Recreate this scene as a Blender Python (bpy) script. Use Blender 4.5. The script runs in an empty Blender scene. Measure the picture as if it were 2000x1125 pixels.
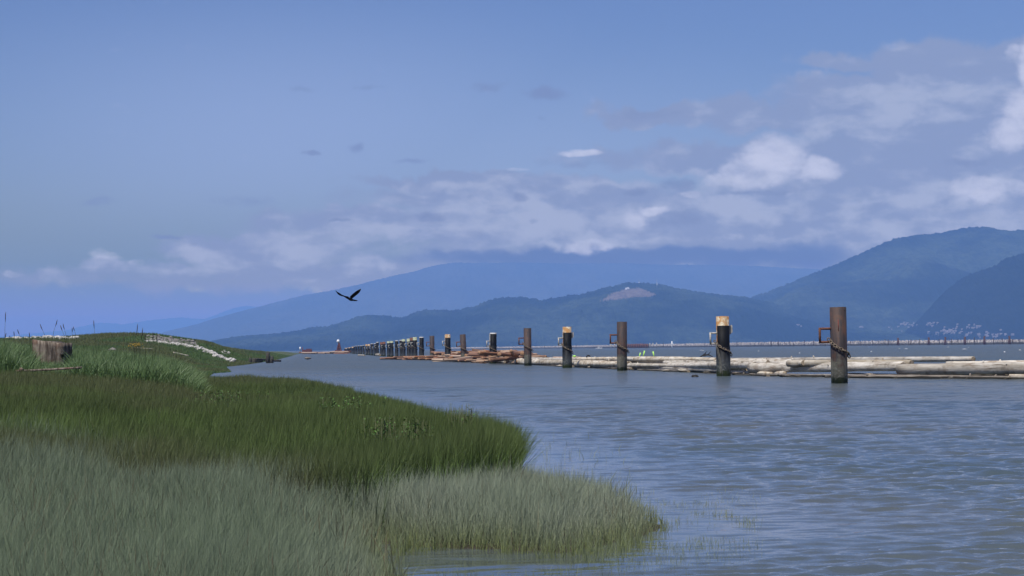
import bpy, bmesh, math, random
import numpy as np
from mathutils import Vector, Matrix
random.seed(7); RNG = np.random.default_rng(11)
PI = math.pi
SC = bpy.context.scene
COL = SC.collection

# ------------------------------------------------------------------ camera
FPX = 4200.0; CH = 2.2
PITCH = math.atan(117.0 / FPX); ROLL = math.atan(0.0115)
Fv = np.array([0, math.cos(PITCH), math.sin(PITCH)])
U0 = np.array([0, -math.sin(PITCH), math.cos(PITCH)]); R0 = np.array([1.0, 0, 0])
Rv = R0 * math.cos(ROLL) - U0 * math.sin(ROLL)
Uv = U0 * math.cos(ROLL) + R0 * math.sin(ROLL)
cam = bpy.data.cameras.new('camera'); camo = bpy.data.objects.new('camera', cam); COL.objects.link(camo)
camo.matrix_world = Matrix(((Rv[0], Uv[0], -Fv[0], 0), (Rv[1], Uv[1], -Fv[1], 0), (Rv[2], Uv[2], -Fv[2], CH), (0, 0, 0, 1)))
cam.sensor_width = 36; cam.lens = 36 * FPX / 2000
cam.clip_start = 0.5; cam.clip_end = 120000
cam.dof.use_dof = True; cam.dof.focus_distance = 140; cam.dof.aperture_fstop = 11
SC.camera = camo

# ------------------------------------------------------------------ render settings, sky, sun
SUN_EL, SUN_AZ = math.radians(62), math.radians(213)     # azimuth clockwise from +Y: behind the viewer, a little left
SC.view_settings.view_transform = 'Standard'; SC.view_settings.look = 'None'
SC.view_settings.exposure = 0.0; SC.view_settings.gamma = 1.0
SC.cycles.use_denoising = True
SC.cycles.max_bounces = 6; SC.cycles.diffuse_bounces = 2; SC.cycles.glossy_bounces = 2
SC.cycles.transmission_bounces = 2; SC.cycles.volume_bounces = 1; SC.cycles.transparent_max_bounces = 4
SC.cycles.caustics_reflective = False; SC.cycles.caustics_refractive = False
SC.cycles.sample_clamp_indirect = 4
world = bpy.data.worlds.new('World'); SC.world = world; world.use_nodes = True

class NT:
    """small helper for building node trees"""
    def __init__(s, nt): s.t = nt; nt.nodes.clear()
    def n(s, typ, **kw):
        nd = s.t.nodes.new(typ)
        ins = kw.pop('ins', {})
        for k, v in kw.items(): setattr(nd, k, v)
        for k, v in ins.items(): s.put(nd.inputs[k], v)
        return nd
    def put(s, sock, v):
        if hasattr(v, 'is_output'): s.t.links.new(v, sock)
        elif v is not None:
            if isinstance(v, (tuple, list)) and len(v) == 3 and sock.type == 'RGBA': v = (*v, 1)
            sock.default_value = v
    def m(s, op, a, b=None, c=None, clamp=False):
        nd = s.t.nodes.new('ShaderNodeMath'); nd.operation = op; nd.use_clamp = clamp
        for i, v in enumerate((a, b, c)):
            if v is not None: s.put(nd.inputs[i], v)
        return nd.outputs[0]
    def vm(s, op, a, b=None, out=0):
        nd = s.t.nodes.new('ShaderNodeVectorMath'); nd.operation = op
        s.put(nd.inputs[0], a)
        if b is not None: s.put(nd.inputs[1], b)
        return nd.outputs[out]
    def xyz(s, x, y, z):
        return s.n('ShaderNodeCombineXYZ', ins={0: x, 1: y, 2: z}).outputs[0]
    def sep(s, v): return s.n('ShaderNodeSeparateXYZ', ins={0: v}).outputs
    def noise(s, vec, scale, detail=4, rough=.55, dist=0):
        return s.n('ShaderNodeTexNoise', ins={'Vector': vec, 'Scale': scale, 'Detail': detail, 'Roughness': rough, 'Distortion': dist}).outputs[0]
    def mr(s, v, a, b, c=0.0, d=1.0, smooth=True):
        nd = s.n('ShaderNodeMapRange', ins={'Value': v, 'From Min': a, 'From Max': b, 'To Min': c, 'To Max': d})
        nd.interpolation_type = 'SMOOTHSTEP' if smooth else 'LINEAR'; nd.clamp = True
        return nd.outputs[0]
    def mix(s, f, a, b, mode='MIX'):
        nd = s.t.nodes.new('ShaderNodeMix'); nd.data_type = 'RGBA'; nd.blend_type = mode
        s.put(nd.inputs['Factor'], f); s.put(nd.inputs[6], a); s.put(nd.inputs[7], b)
        return nd.outputs[2]
    def attr(s, name): return s.n('ShaderNodeAttribute', attribute_name=name).outputs['Fac']

def build_world():
    t = NT(world.node_tree)
    sky = t.n('ShaderNodeTexSky', sky_type='NISHITA', sun_disc=False)
    sky.sun_elevation = SUN_EL; sky.sun_rotation = SUN_AZ
    sky.altitude = 0; sky.air_density = 1.0; sky.dust_density = 1.3; sky.ozone_density = 2.0
    d = t.n('ShaderNodeTexCoord').outputs['Generated']
    x, y, z = t.sep(d)
    # azimuth and elevation in units of 1/4200 rad; x grows to the east, y grows downward, 0 = horizon north
    az = t.m('MULTIPLY', t.m('ARCTAN2', x, y), FPX); el = t.m('MULTIPLY', t.m('ARCSINE', z), FPX)
    A = t.m('ADD', az, 1000.0)
    B = t.m('SUBTRACT', t.m('SUBTRACT', 679.5, el), t.m('MULTIPLY', az, 0.0115))
    P = t.xyz(A, B, 0)
    Ps = t.xyz(t.m('MULTIPLY', A, .0032), t.m('MULTIPLY', B, .0072), 0)
    n1 = t.noise(Ps, 1.0, 7, .58, .3)
    n2 = t.noise(t.vm('ADD', Ps, (31.0, 7.0, 0.0)), 3.3, 6, .55, .2)
    n3 = t.noise(t.xyz(t.m('MULTIPLY', A, .014), t.m('MULTIPLY', B, .024), 3.0), 1.0, 8, .62, .15)
    wn = t.n('ShaderNodeTexNoise', ins={'Vector': P, 'Scale': .011, 'Detail': 8.0, 'Roughness': .55}).outputs['Color']
    warp = t.vm('ADD', P, t.vm('MULTIPLY', t.vm('SUBTRACT', wn, (.5, .5, .5)), (230.0, 105.0, 0.0)))
    warps = t.vm('ADD', P, t.vm('MULTIPLY', t.vm('SUBTRACT', wn, (.5, .5, .5)), (85.0, 50.0, 0.0)))
    def blobs(lst, vec, a=1.25, b=.35):
        acc = None
        for (cx, cy, rx, ry, s) in lst:
            v = t.vm('MULTIPLY', t.vm('SUBTRACT', vec, (cx, cy, 0.0)), (1.0 / rx, 1.0 / ry, 0.0))
            l = t.vm('LENGTH', v, out=1)
            f = t.m('MULTIPLY', t.mr(l, a, b), s)
            acc = f if acc is None else t.m('MAXIMUM', acc, f)
        return acc
    G = blobs([(1290, 222, 170, 30, .95), (1480, 225, 210, 45, .95), (1760, 230, 330, 75, 1), (1650, 130, 120, 26, .75), (1850, 140, 230, 62, 1), (1700, 190, 260, 50, .9),
               (1400, 310, 330, 42, .9), (1750, 340, 480, 110, 1), (1950, 300, 260, 170, 1), (880, 350, 250, 24, .9), (1050, 385, 430, 50, .95),
               (1450, 430, 650, 80, 1), (830, 445, 400, 55, .9), (560, 490, 330, 42, .8), (1900, 470, 500, 140, 1), (300, 540, 420, 35, .7),
               (1250, 500, 700, 50, 1), (800, 535, 600, 55, .9)], warp)
    wisp = blobs([(590, 182, 52, 11, .9), (730, 172, 66, 9, .75), (960, 168, 85, 14, .7), (1068, 184, 62, 22, 1), (692, 289, 38, 15, .95),
                  (605, 296, 20, 8, .9), (815, 314, 58, 9, .75), (200, 403, 100, 14, .6), (480, 395, 115, 24, .55), (345, 465, 80, 8, .9),
                  (1050, 240, 24, 9, .7), (1225, 116, 26, 7, .6)], warps, 1.2, .1)
    Dk = blobs([(1325, 362, 48, 22, 1), (1240, 378, 36, 12, .8), (835, 428, 66, 20, 1), (900, 450, 70, 12, .7), (662, 438, 34, 6, 1), (1025, 386, 32, 14, 1),
                (1048, 426, 18, 9, .9), (1500, 375, 120, 9, .8), (1330, 430, 70, 22, .7), (1290, 218, 150, 20, .55), (1880, 325, 80, 12, .6),
                (640, 470, 60, 14, .4), (1140, 318, 120, 14, .5), (1660, 245, 70, 10, .35)], warps, 1.3, .2)
    L = blobs([(1000, 425, 270, 55, .8), (1450, 402, 170, 34, .9), (720, 470, 200, 40, .7), (1780, 215, 170, 55, .8), (1600, 245, 200, 30, .5), (1380, 352, 120, 30, 1), (1800, 440, 260, 34, .6), (1850, 380, 140, 40, .7), (1200, 350, 160, 22, .6), (1150, 470, 120, 16, .8), (700, 500, 220, 20, .6), (420, 505, 140, 22, .6),
               (1240, 440, 120, 40, .7), (1650, 410, 200, 40, .4), (560, 480, 130, 40, .6), (1500, 470, 200, 12, .5), (950, 365, 260, 20, .5), (300, 520, 200, 20, .35)], warp, 1.35, .1)
    W = blobs([(1515, 312, 78, 52, 1), (1590, 338, 68, 34, .9), (1470, 335, 60, 40, .8), (2000, 150, 42, 60, 1), (2010, 235, 75, 75, 1), (1960, 275, 50, 40, .9),
               (1905, 375, 66, 34, .8), (1960, 375, 60, 24, .7), (1290, 414, 42, 12, .9), (1240, 432, 36, 22, .65), (1140, 482, 62, 17, .75),
               (1410, 352, 44, 18, .6), (1350, 382, 40, 12, .6), (214, 504, 34, 14, .6), (266, 517, 20, 8, .5), (45, 535, 28, 9, .5), (1960, 120, 20, 22, .6)], warps, 1.25, .45)
    W = t.m('MAXIMUM', W, blobs([(1140, 299, 52, 9, .95), (1128, 296, 22, 9, .8), (1010, 331, 40, 5, .5)], t.vm('ADD', P, t.vm('MULTIPLY', t.vm('SUBTRACT', wn, (.5, .5, .5)), (30.0, 18.0, 0.0))), 1.25, .4))
    gmask = t.mr(t.m('ADD', G, t.m('MULTIPLY', t.m('SUBTRACT', n1, .5), 1.15)), .2, .8)
    wmask = t.m('MULTIPLY', t.mr(t.m('ADD', wisp, t.m('MULTIPLY', t.m('SUBTRACT', n3, .5), 1.5)), .35, 1.1), .8)
    lmask = t.mr(t.m('ADD', L, t.m('MULTIPLY', t.m('SUBTRACT', n2, .5), 3.2)), -.05, .95)
    lmask = t.m('MULTIPLY', lmask, gmask)
    dmask = t.m('MULTIPLY', t.mr(t.m('ADD', Dk, t.m('MULTIPLY', t.m('SUBTRACT', n3, .5), 1.9)), .3, 1.15), .62)
    basem = blobs([(1230, 503, 520, 24, 1), (1560, 505, 130, 34, .8), (900, 500, 90, 14, .7)], warps, 1.3, .3)
    veil = blobs([(560, 270, 800, 300, .5), (1000, 330, 900, 260, .4)], P, 1.2, .0)
    whmask = t.mr(t.m('ADD', W, t.m('MULTIPLY', t.m('SUBTRACT', n3, .5), 1.7)), .18, 1.25)
    # clouds of the same kind all round the rest of the sky
    amb = t.mr(t.noise(t.vm('MULTIPLY', d, (1.0, 1.0, 2.5)), 2.4, 5, .6), .5, .72)
    front = t.mr(t.vm('LENGTH', t.vm('MULTIPLY', t.vm('SUBTRACT', P, (1000.0, 300.0, 0.0)), (1 / 1900.0, 1 / 900.0, 0.0)), out=1), .8, 1.1)
    base = t.n('ShaderNodeMix', data_type='RGBA', blend_type='MULTIPLY')
    t.put(base.inputs['Factor'], 1.0); t.put(base.inputs[6], sky.outputs[0]); t.put(base.inputs[7], SKY_TINT)
    c = t.vm('SCALE', base.outputs[2]); c.node.inputs['Scale'].default_value = SKY_STR
    c = t.mix(veil, c, C_VEIL); c = t.mix(t.m('MULTIPLY', t.mr(el, 330, 90), .9), c, C_HOR)
    c = t.mix(gmask, c, C_GREY)
    c = t.mix(t.m('MULTIPLY', wmask, 1.0), c, C_WISP)
    c = t.mix(t.m('MULTIPLY', lmask, .85), c, C_LIGHT)
    c = t.mix(dmask, c, C_DARK); c = t.mix(t.m('MULTIPLY', t.mr(basem, .1, .9), .85), c, C_BASE)
    c = t.mix(t.m('MULTIPLY', whmask, .9), c, C_WHITE)
    c = t.mix(t.m('MULTIPLY', t.m('MULTIPLY', amb, front), .7), c, C_LIGHT)
    # the sky model already holds the air near the horizon: take out what the haze box adds in front of it
    T = t.m('MAXIMUM', t.m('EXPONENT', t.m('DIVIDE', -SKY_TAU * FPX, t.m('MAXIMUM', el, 20.0))), .05)
    c = t.vm('SUBTRACT', c, t.vm('SCALE', SKY_S)); c.node.inputs[1].links and None
    sc_ = [n_ for n_ in t.t.nodes if n_.type == 'VECT_MATH' and n_.operation == 'SCALE'][-1]; t.put(sc_.inputs['Scale'], t.m('SUBTRACT', 1.0, T))
    c = t.vm('SCALE', c); t.put(c.node.inputs['Scale'], t.m('DIVIDE', 1.0, T)); c = t.vm('MAXIMUM', c, (.01, .015, .03))
    bg = t.n('ShaderNodeBackground', ins={'Color': c, 'Strength': 1.0})
    t.t.links.new(bg.outputs[0], t.n('ShaderNodeOutputWorld').inputs[0])
SKY_TINT = (0.80, 0.935, 1.40, 1); SKY_STR = 0.075
C_VEIL = (.33, .44, .74); C_HOR = (.20, .32, .55); C_BASE = (.138, .240, .505); C_GREY = (.25, .335, .565); C_WISP = (.20, .285, .535); C_LIGHT = (.375, .45, .66); C_DARK = (.19, .27, .50); C_WHITE = (.54, .59, .79)
SKY_TAU = 5.0e-5 * 1055; SKY_S = (.157, .31, .69)
build_world()
world.cycles.sampling_method = 'MANUAL'; world.cycles.sample_map_resolution = 512
sl = bpy.data.lights.new('sun', 'SUN'); sl.energy = 5.0; sl.angle = math.radians(.6); sl.color = (1, .95, .86)
so = bpy.data.objects.new('sun', sl); COL.objects.link(so)
sd = Vector((math.sin(SUN_AZ) * math.cos(SUN_EL), math.cos(SUN_AZ) * math.cos(SUN_EL), math.sin(SUN_EL)))
so.rotation_euler = sd.to_track_quat('Z', 'Y').to_euler(); so.location = (0, -30, 60)
HAZE_DENS = 5.0e-5; HAZE_COL = (.25, .485, 1.0); HAZE_ANI = -.25

# ------------------------------------------------------------------ helpers
def ray(px, py): return Fv + Rv * ((px - 1000) / FPX) + Uv * ((562.5 - py) / FPX)
def at(px, py, Y):
    """the point at distance Y whose bearing is that of picture position px, py"""
    d = ray(px, py); s = Y / d[1]
    return Vector((d[0] * s, Y, CH + d[2] * s))
def hor(px): return 679.5 - (px - 1000) * .0115
def gX(px, Y): return (px - 1000) / FPX * Y
def mpx(Y): return Y / FPX

def tag(o, label=None, cat=None, group=None, kind=None):
    if label: o['label'] = label
    if cat: o['category'] = cat
    if group: o['group'] = group
    if kind: o['kind'] = kind
    return o
def empty(name, loc, rot=(0, 0, 0)):
    o = bpy.data.objects.new(name, None); COL.objects.link(o); o.location = loc; o.rotation_euler = rot
    o.empty_display_size = .2
    return o
def obj(name, me, mats, parent=None, smooth=True, loc=None):
    if isinstance(me, bmesh.types.BMesh):
        b = me; me = bpy.data.meshes.new(name); b.normal_update(); b.to_mesh(me); b.free()
    if not isinstance(mats, (list, tuple)): mats = [mats]
    for m_ in mats: me.materials.append(m_)
    if smooth and len(me.polygons): me.polygons.foreach_set('use_smooth', np.ones(len(me.polygons), bool))
    o = bpy.data.objects.new(name, me); COL.objects.link(o)
    if parent: o.parent = parent
    if loc is not None: o.location = loc
    return o
def np_mesh(name, v, f, attrs={}):
    """mesh from numpy arrays; f is (n,3) or (n,4)"""
    me = bpy.data.meshes.new(name); k = f.shape[1]
    me.vertices.add(len(v)); me.vertices.foreach_set('co', np.ascontiguousarray(v, np.float32).ravel())
    me.loops.add(f.size); me.loops.foreach_set('vertex_index', np.ascontiguousarray(f, np.int32).ravel())
    me.polygons.add(len(f)); me.polygons.foreach_set('loop_start', np.arange(0, f.size, k, dtype=np.int32))
    me.polygons.foreach_set('loop_total', np.full(len(f), k, np.int32))
    me.update(calc_edges=True)
    for n_, a in attrs.items():
        at_ = me.attributes.new(n_, 'FLOAT', 'POINT'); at_.data.foreach_set('value', np.ascontiguousarray(a, np.float32))
    return me
def grid_faces(nr, nc):
    i = np.arange(nr - 1)[:, None] * nc + np.arange(nc - 1)[None]
    return np.stack([i, i + 1, i + nc + 1, i + nc], -1).reshape(-1, 4)
_L = np.random.default_rng(5).random((256, 256))
def vnoise(x, y):
    x = np.asarray(x, float); y = np.asarray(y, float)
    xi = np.floor(x).astype(int); yi = np.floor(y).astype(int); fx = x - xi; fy = y - yi
    fx = fx * fx * (3 - 2 * fx); fy = fy * fy * (3 - 2 * fy)
    a = _L[xi & 255, yi & 255]; b = _L[(xi + 1) & 255, yi & 255]; c = _L[xi & 255, (yi + 1) & 255]; d = _L[(xi + 1) & 255, (yi + 1) & 255]
    return (a * (1 - fx) + b * fx) * (1 - fy) + (c * (1 - fx) + d * fx) * fy
def fbm(x, y, o=4, g=.5):
    s = 0; a = 1; t_ = 0
    for k in range(o):
        s = s + a * vnoise(x * 2 ** k + 17 * k, y * 2 ** k + 9 * k); t_ += a; a *= g
    return s / t_
def sstep(x, a, b):
    t_ = np.clip((np.asarray(x, float) - a) / (b - a), 0, 1); return t_ * t_ * (3 - 2 * t_)

def mat(name, fn, rough=.8, spec=.3):
    m_ = bpy.data.materials.new(name); m_.use_nodes = True; t = NT(m_.node_tree)
    bs = t.n('ShaderNodeBsdfPrincipled', ins={'Roughness': rough, 'Specular IOR Level': spec})
    out = t.n('ShaderNodeOutputMaterial'); t.t.links.new(bs.outputs[0], out.inputs[0])
    fn(t, bs, out); return m_
def bump(t, bs, h, strength=.5, dist=.02):
    b = t.n('ShaderNodeBump', ins={'Height': h, 'Strength': strength, 'Distance': dist}); t.t.links.new(b.outputs[0], bs.inputs['Normal'])
def wpos(t): return t.n('ShaderNodeNewGeometry').outputs['Position']
def opos(t): return t.n('ShaderNodeTexCoord').outputs['Object']
def orand(t): return t.n('ShaderNodeObjectInfo').outputs['Random']

# ------------------------------------------------------------------ materials
def f_steel(t, bs, out):
    p = opos(t); z = t.sep(wpos(t))[2]; r = orand(t)
    pv = t.vm('ADD', t.vm('MULTIPLY', p, (1.0, 1.0, .22)), t.xyz(t.m('MULTIPLY', r, 40.0), 0, 0))
    n = t.noise(pv, 3.5, 6, .65); n2 = t.noise(t.vm('ADD', p, t.xyz(0, t.m('MULTIPLY', r, 30.0), 0)), 2.2, 7, .65)
    c = t.mix(t.mr(n, .42, .62), (.027, .022, .024), (.055, .032, .026))
    c = t.mix(t.m('MULTIPLY', t.mr(n2, .5, .64), .55), c, (.085, .040, .024))
    lo = t.m('ADD', z, t.m('MULTIPLY', t.m('SUBTRACT', n2, .5), 2.2))
    c = t.mix(t.mr(lo, 1.6, .9), c, (.115, .11, .085))
    sp = t.noise(p, 9, 5, .7); c = t.mix(t.m('MULTIPLY', t.mr(sp, .52, .66), t.mr(lo, 1.3, .7)), c, (.24, .24, .20))
    c = t.mix(t.mr(t.m('ADD', z, t.m('MULTIPLY', t.m('SUBTRACT', sp, .5), .7)), .42, .22), c, (.018, .026, .008))
    t.put(bs.inputs['Base Color'], c); bump(t, bs, n2, .4, .02)
def f_sleeve(t, bs, out):
    p = opos(t); z = t.sep(wpos(t))[2]; n = t.noise(t.vm('MULTIPLY', p, (3.0, 3.0, .8)), 1.5, 6, .6); sp = t.noise(p, 8, 5, .7)
    lo = t.m('ADD', z, t.m('MULTIPLY', t.m('SUBTRACT', n, .5), 1.6))
    c = t.mix(t.mr(lo, 2.0, .8), (.0045, .0052, .007), (.028, .032, .036))
    c = t.mix(t.m('MULTIPLY', t.mr(sp, .5, .66), t.mr(lo, 1.3, .7)), c, (.14, .15, .13))
    c = t.mix(t.mr(t.m('ADD', z, t.m('MULTIPLY', t.m('SUBTRACT', sp, .5), .9)), .5, .22), c, (.02, .028, .01))
    t.put(bs.inputs['Base Color'], c)
def f_rustpaint(t, bs, out):
    p = t.vm('ADD', opos(t), t.xyz(t.m('MULTIPLY', orand(t), 50.0), 0, 0)); n = t.noise(p, 3.2, 7, .7)
    r = t.mr(n, .36, .56); c = t.mix(r, (.50, .47, .36), (.33, .17, .055)); c = t.mix(t.mr(t.noise(p, 11, 5, .7), .52, .7), c, (.17, .06, .025))
    t.put(bs.inputs['Base Color'], c)
def f_palepaint(t, bs, out):
    n = t.noise(opos(t), 5, 6, .7); t.put(bs.inputs['Base Color'], t.mix(t.mr(n, .5, .72), (.42, .43, .43), (.22, .13, .07)))
def flat(col, var=.25, sc=6):
    def f(t, bs, out):
        n = t.noise(opos(t), sc, 5, .65); d_ = tuple(x * (1 - var) for x in col); l_ = tuple(min(1, x * (1 + var)) for x in col)
        t.put(bs.inputs['Base Color'], t.mix(t.mr(n, .3, .7), d_, l_))
    return f
def f_log(a, b, dark, wet=True):
    def f(t, bs, out):
        r = orand(t); p = t.vm('ADD', opos(t), t.xyz(t.m('MULTIPLY', r, 90.0), 0, 0)); z = t.sep(wpos(t))[2]
        st = t.vm('MULTIPLY', p, (.14, 1.0, 1.0))
        n = t.noise(st, 3.0, 7, .65); cr = t.noise(t.vm('MULTIPLY', p, (.05, 1.0, 1.0)), 9, 4, .6)
        c = t.mix(t.mr(n, .33, .66), a, b); c = t.mix(t.m('MULTIPLY', t.mr(cr, .57, .66), .75), c, dark)
        pt = t.noise(p, .9, 4, .6); c = t.mix(t.m('MULTIPLY', t.mr(pt, .52, .68), .55), c, dark); p2 = t.noise(t.vm('MULTIPLY', p, (.4, 1.0, 1.0)), 2.1, 6, .7); c = t.mix(t.m('MULTIPLY', t.mr(p2, .50, .64), .55), c, tuple(.5 * (x + y) * k_ for x, y, k_ in zip(a, dark, (1.1, .9, .75))))
        hsv = t.n('ShaderNodeHueSaturation', ins={'Color': c, 'Value': t.mr(r, 0, 1, .75, 1.15, False), 'Saturation': t.mr(t.m('FRACT', t.m('MULTIPLY', r, 7.7)), 0, 1, .75, 1.2, False)}); c = hsv.outputs[0]
        if wet: c = t.mix(t.mr(t.m('ADD', z, t.m('MULTIPLY', t.m('SUBTRACT', n, .5), .25)), .20, .06), c, (.03, .026, .018))
        t.put(bs.inputs['Base Color'], c); bump(t, bs, t.m('ADD', n, cr), .6, .03)
    return f
M = {}
M['steel'] = mat('rusty_steel', f_steel, .72, .4); M['sleeve'] = mat('black_plastic', f_sleeve, .6, .12)
M['rustpaint'] = mat('rusted_paint', f_rustpaint, .7); M['pale'] = mat('pale_paint', f_palepaint, .6)
M['greenpaint'] = mat('pale_green_paint', flat((.30, .33, .23), .4), .7)
M['rust'] = mat('orange_rust', flat((.13, .055, .032), .4), .8); M['darkrust'] = mat('dark_rust', flat((.065, .032, .028), .4), .8); M['galv'] = mat('galvanised_steel', flat((.34, .33, .30), .35), .55, .5)
M['chain'] = mat('chain_metal', flat((.13, .10, .07), .5, 14), .7, .4); M['rope'] = mat('rope', flat((.2, .19, .16)), .9)
M['redmark'] = mat('red_marking_paint', flat((.19, .035, .025)), .7)
M['white'] = mat('white_paint', flat((.75, .76, .75), .08), .5); M['redpaint'] = mat('red_paint', flat((.12, .04, .035)), .6)
M['foam'] = mat('water_foam', flat((.42, .43, .43), .2), .7); M['lime'] = mat('lime_paint', flat((.42, .75, .16), .2), .6); M['dark'] = mat('dark_wood_and_hole_shade', flat((.02, .018, .016), .4), .6)
M['log'] = mat('bleached_log', f_log((.33, .29, .225), (.60, .555, .475), (.105, .07, .04)), .85)
M['logwet'] = mat('waterlogged_bark', f_log((.12, .10, .085), (.26, .23, .19), (.04, .03, .025)), .8)
M['logred'] = mat('red_brown_bark', f_log((.15, .068, .040), (.30, .165, .105), (.06, .024, .015), False), .85)
M['logtan'] = mat('stripped_tan_log', f_log((.30, .19, .12), (.44, .33, .25), (.12, .055, .035), False), .85)
M['cutend'] = mat('cut_log_end', flat((.26, .21, .15), .5, 5), .9); M['cutorange'] = mat('fresh_cut_end', flat((.36, .21, .12), .3, 3), .9)
def f_stump(t, bs, out):
    p = opos(t); n = t.noise(t.vm('MULTIPLY', p, (1.0, 1.0, .16)), 9, 7, .65, .3); n2 = t.noise(p, 3, 5, .6)
    c = t.mix(t.mr(n, .38, .62), (.075, .058, .045), (.24, .205, .165)); c = t.mix(t.m('MULTIPLY', t.mr(n2, .48, .62), .6), c, (.11, .055, .035))
    t.put(bs.inputs['Base Color'], c); bump(t, bs, n, .9, .05)
M['stump'] = mat('weathered_stump', f_stump, .9)
M['darkwood'] = mat('rotten_dark_wood', flat((.045, .042, .035), .6, 4), .9)
M['rock'] = mat('pale_rock', flat((.40, .385, .36), .45, 2.5), .85); M['rockgrey'] = mat('grey_rock', flat((.19, .175, .165), .3, 3), .85)
M['bird'] = mat('black_feathers', flat((.006, .006, .008), .3), .6, .3)
M['leaf'] = mat('broad_leaves', flat((.075, .16, .03), .4, 5), .5); M['yellow'] = mat('yellow_petals', flat((.42, .27, .03), .3), .7)
M['seed'] = mat('dark_seed_head', flat((.045, .035, .035), .4), .9); M['stalk'] = mat('dry_stalk', flat((.075, .085, .04), .3), .8)
M['roof'] = mat('house_roof', flat((.20, .17, .17), .3), .8); M['wall'] = mat('house_wall', flat((.20, .17, .17), .4), .8)

# ------------------------------------------------------------------ shoreline and terrain
SH = [(-.5, 9), (-.45, 14)] + [(gX(p, Y), Y) for p, Y in
     [(800, 20.6), (750, 22.5), (725, 24.3), (830, 23.7), (950, 23.4), (1110, 22.8), (1240, 24.4), (1300, 25.4), (1322, 26.4), (1255, 27.8), (1115, 30.5),
      (1040, 31.5), (1012, 33.5), (1000, 40.5), (930, 44.5), (870, 52), (800, 66), (725, 84), (660, 106), (570, 123), (500, 128), (430, 150), (412, 185), (422, 214),
      (456, 224), (444, 300), (478, 333), (512, 400), (545, 534), (570, 840), (590, 1500), (560, 1650)]] + \
     [(-3000, 1650), (-3000, -300), (300, -300), (60, -20), (12, -3), (2, 4)]
SH = np.array(SH)
def shore_d(x, y):
    """signed distance to the shoreline, positive on land"""
    x = np.asarray(x, float); y = np.asarray(y, float)
    best = np.full(x.shape, 1e12); ins = np.zeros(x.shape, bool)
    for i in range(len(SH)):
        ax, ay = SH[i]; bx, by = SH[(i + 1) % len(SH)]
        dx, dy = bx - ax, by - ay
        t_ = np.clip(((x - ax) * dx + (y - ay) * dy) / (dx * dx + dy * dy), 0, 1)
        best = np.minimum(best, (x - ax - t_ * dx) ** 2 + (y - ay - t_ * dy) ** 2)
        c = (ay > y) != (by > y)
        if dy: ins ^= c & (x < dx * (y - ay) / dy + ax)
    return np.where(ins, 1, -1) * np.sqrt(best)
TPX = np.array([-400, 0, 100, 200, 300, 350, 400, 450, 500, 560, 700, 1300.])
TY = np.array([3, 14, 20, 30, 45, 60, 75, 100, 150, 220, 300, 360, 400, 450, 600, 1000, 1600.])
TZ = np.array([
 [.5, .5, .5, .5, .5, .5, .5, .5, .5, .5, .5, .5],
 [.35, .35, .35, .3, .3, .3, .3, .3, .25, .25, .2, .2],
 [.42, .42, .4, .36, .32, .3, .3, .28, .25, .2, .15, .1],
 [.7, .68, .62, .55, .48, .45, .42, .38, .34, .3, .25, .12],
 [1.05, 1., .92, .8, .7, .62, .55, .5, .46, .42, .36, .2],
 [1.5, 1.4, 1.3, 1.15, .95, .85, .6, .5, .45, .4, .36, .2],
 [1.7, 1.6, 1.5, 1.35, 1.1, .9, .6, .45, .4, .35, .3, .2],
 [1.6, 1.6, 1.5, 1.3, 1., .7, .4, .3, .3, .3, .3, .2],
 [1.5, 1.5, 1.5, 1.3, .9, .55, .3, .25, .2, .2, .2, .2],
 [1.8, 1.8, 1.8, 1.6, 1.1, .6, .3, .25, .2, .2, .2, .2],
 [2.4, 2.4, 2.4, 2.3, 1.8, 1.0, .5, .25, .2, .2, .2, .2],
 [3.4, 3.5, 3.5, 3.4, 2.9, 2.2, 1.2, .6, .3, .3, .2, .2],
 [4.7, 4.8, 4.8, 4.5, 4.0, 3.5, 2.6, 1.7, 1.0, .6, .3, .3],
 [4.8, 4.7, 5.0, 6.0, 5.8, 5.0, 4.1, 2.8, 1.9, 1.2, .5, .3],
 [4.2, 4.2, 4.2, 5.0, 5.0, 4.4, 3.6, 2.7, 2.0, 1.3, .5, .3],
 [2.8, 2.8, 2.8, 2.8, 2.8, 2.6, 2.4, 2.2, 1.8, 1.4, .6, .3],
 [2.0, 2.0, 2.0, 2.0, 2.0, 2.0, 2.0, 1.8, 1.6, 1.4, 1.0, .5]])
def land_z(x, y, d=None):
    x = np.asarray(x, float); y = np.asarray(y, float)
    if d is None: d = shore_d(x, y)
    yy = np.clip(y, 3, 1600); p = np.clip(1000 + FPX * x / np.maximum(yy, 14), -400, 1300)
    i = np.clip(np.searchsorted(TPX, p) - 1, 0, len(TPX) - 2); j = np.clip(np.searchsorted(TY, yy) - 1, 0, len(TY) - 2)
    fx = (p - TPX[i]) / (TPX[i + 1] - TPX[i]); fy = (np.log(yy) - np.log(TY[j])) / (np.log(TY[j + 1]) - np.log(TY[j]))
    fy = fy * fy * (3 - 2 * fy) * .5 + fy * .5
    z = (TZ[j, i] * (1 - fx) + TZ[j, i + 1] * fx) * (1 - fy) + (TZ[j + 1, i] * (1 - fx) + TZ[j + 1, i + 1] * fx) * fy
    sc = np.clip(y / 60, .6, 8)
    z = z * (.06 + .94 * sstep(d, 0, 1.8 * sc)) + (fbm(x / (3 * sc) + 40, y / (5 * sc) + 3, 3) - .5) * .16 * sc ** .8 * sstep(d, 0, 3)
    return np.where(d > 0, z * sstep(d, -.4, .5 * sc) - .05 * sstep(d, .5 * sc, 0), np.maximum(d * .12 - .05, -1.6))

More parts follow.
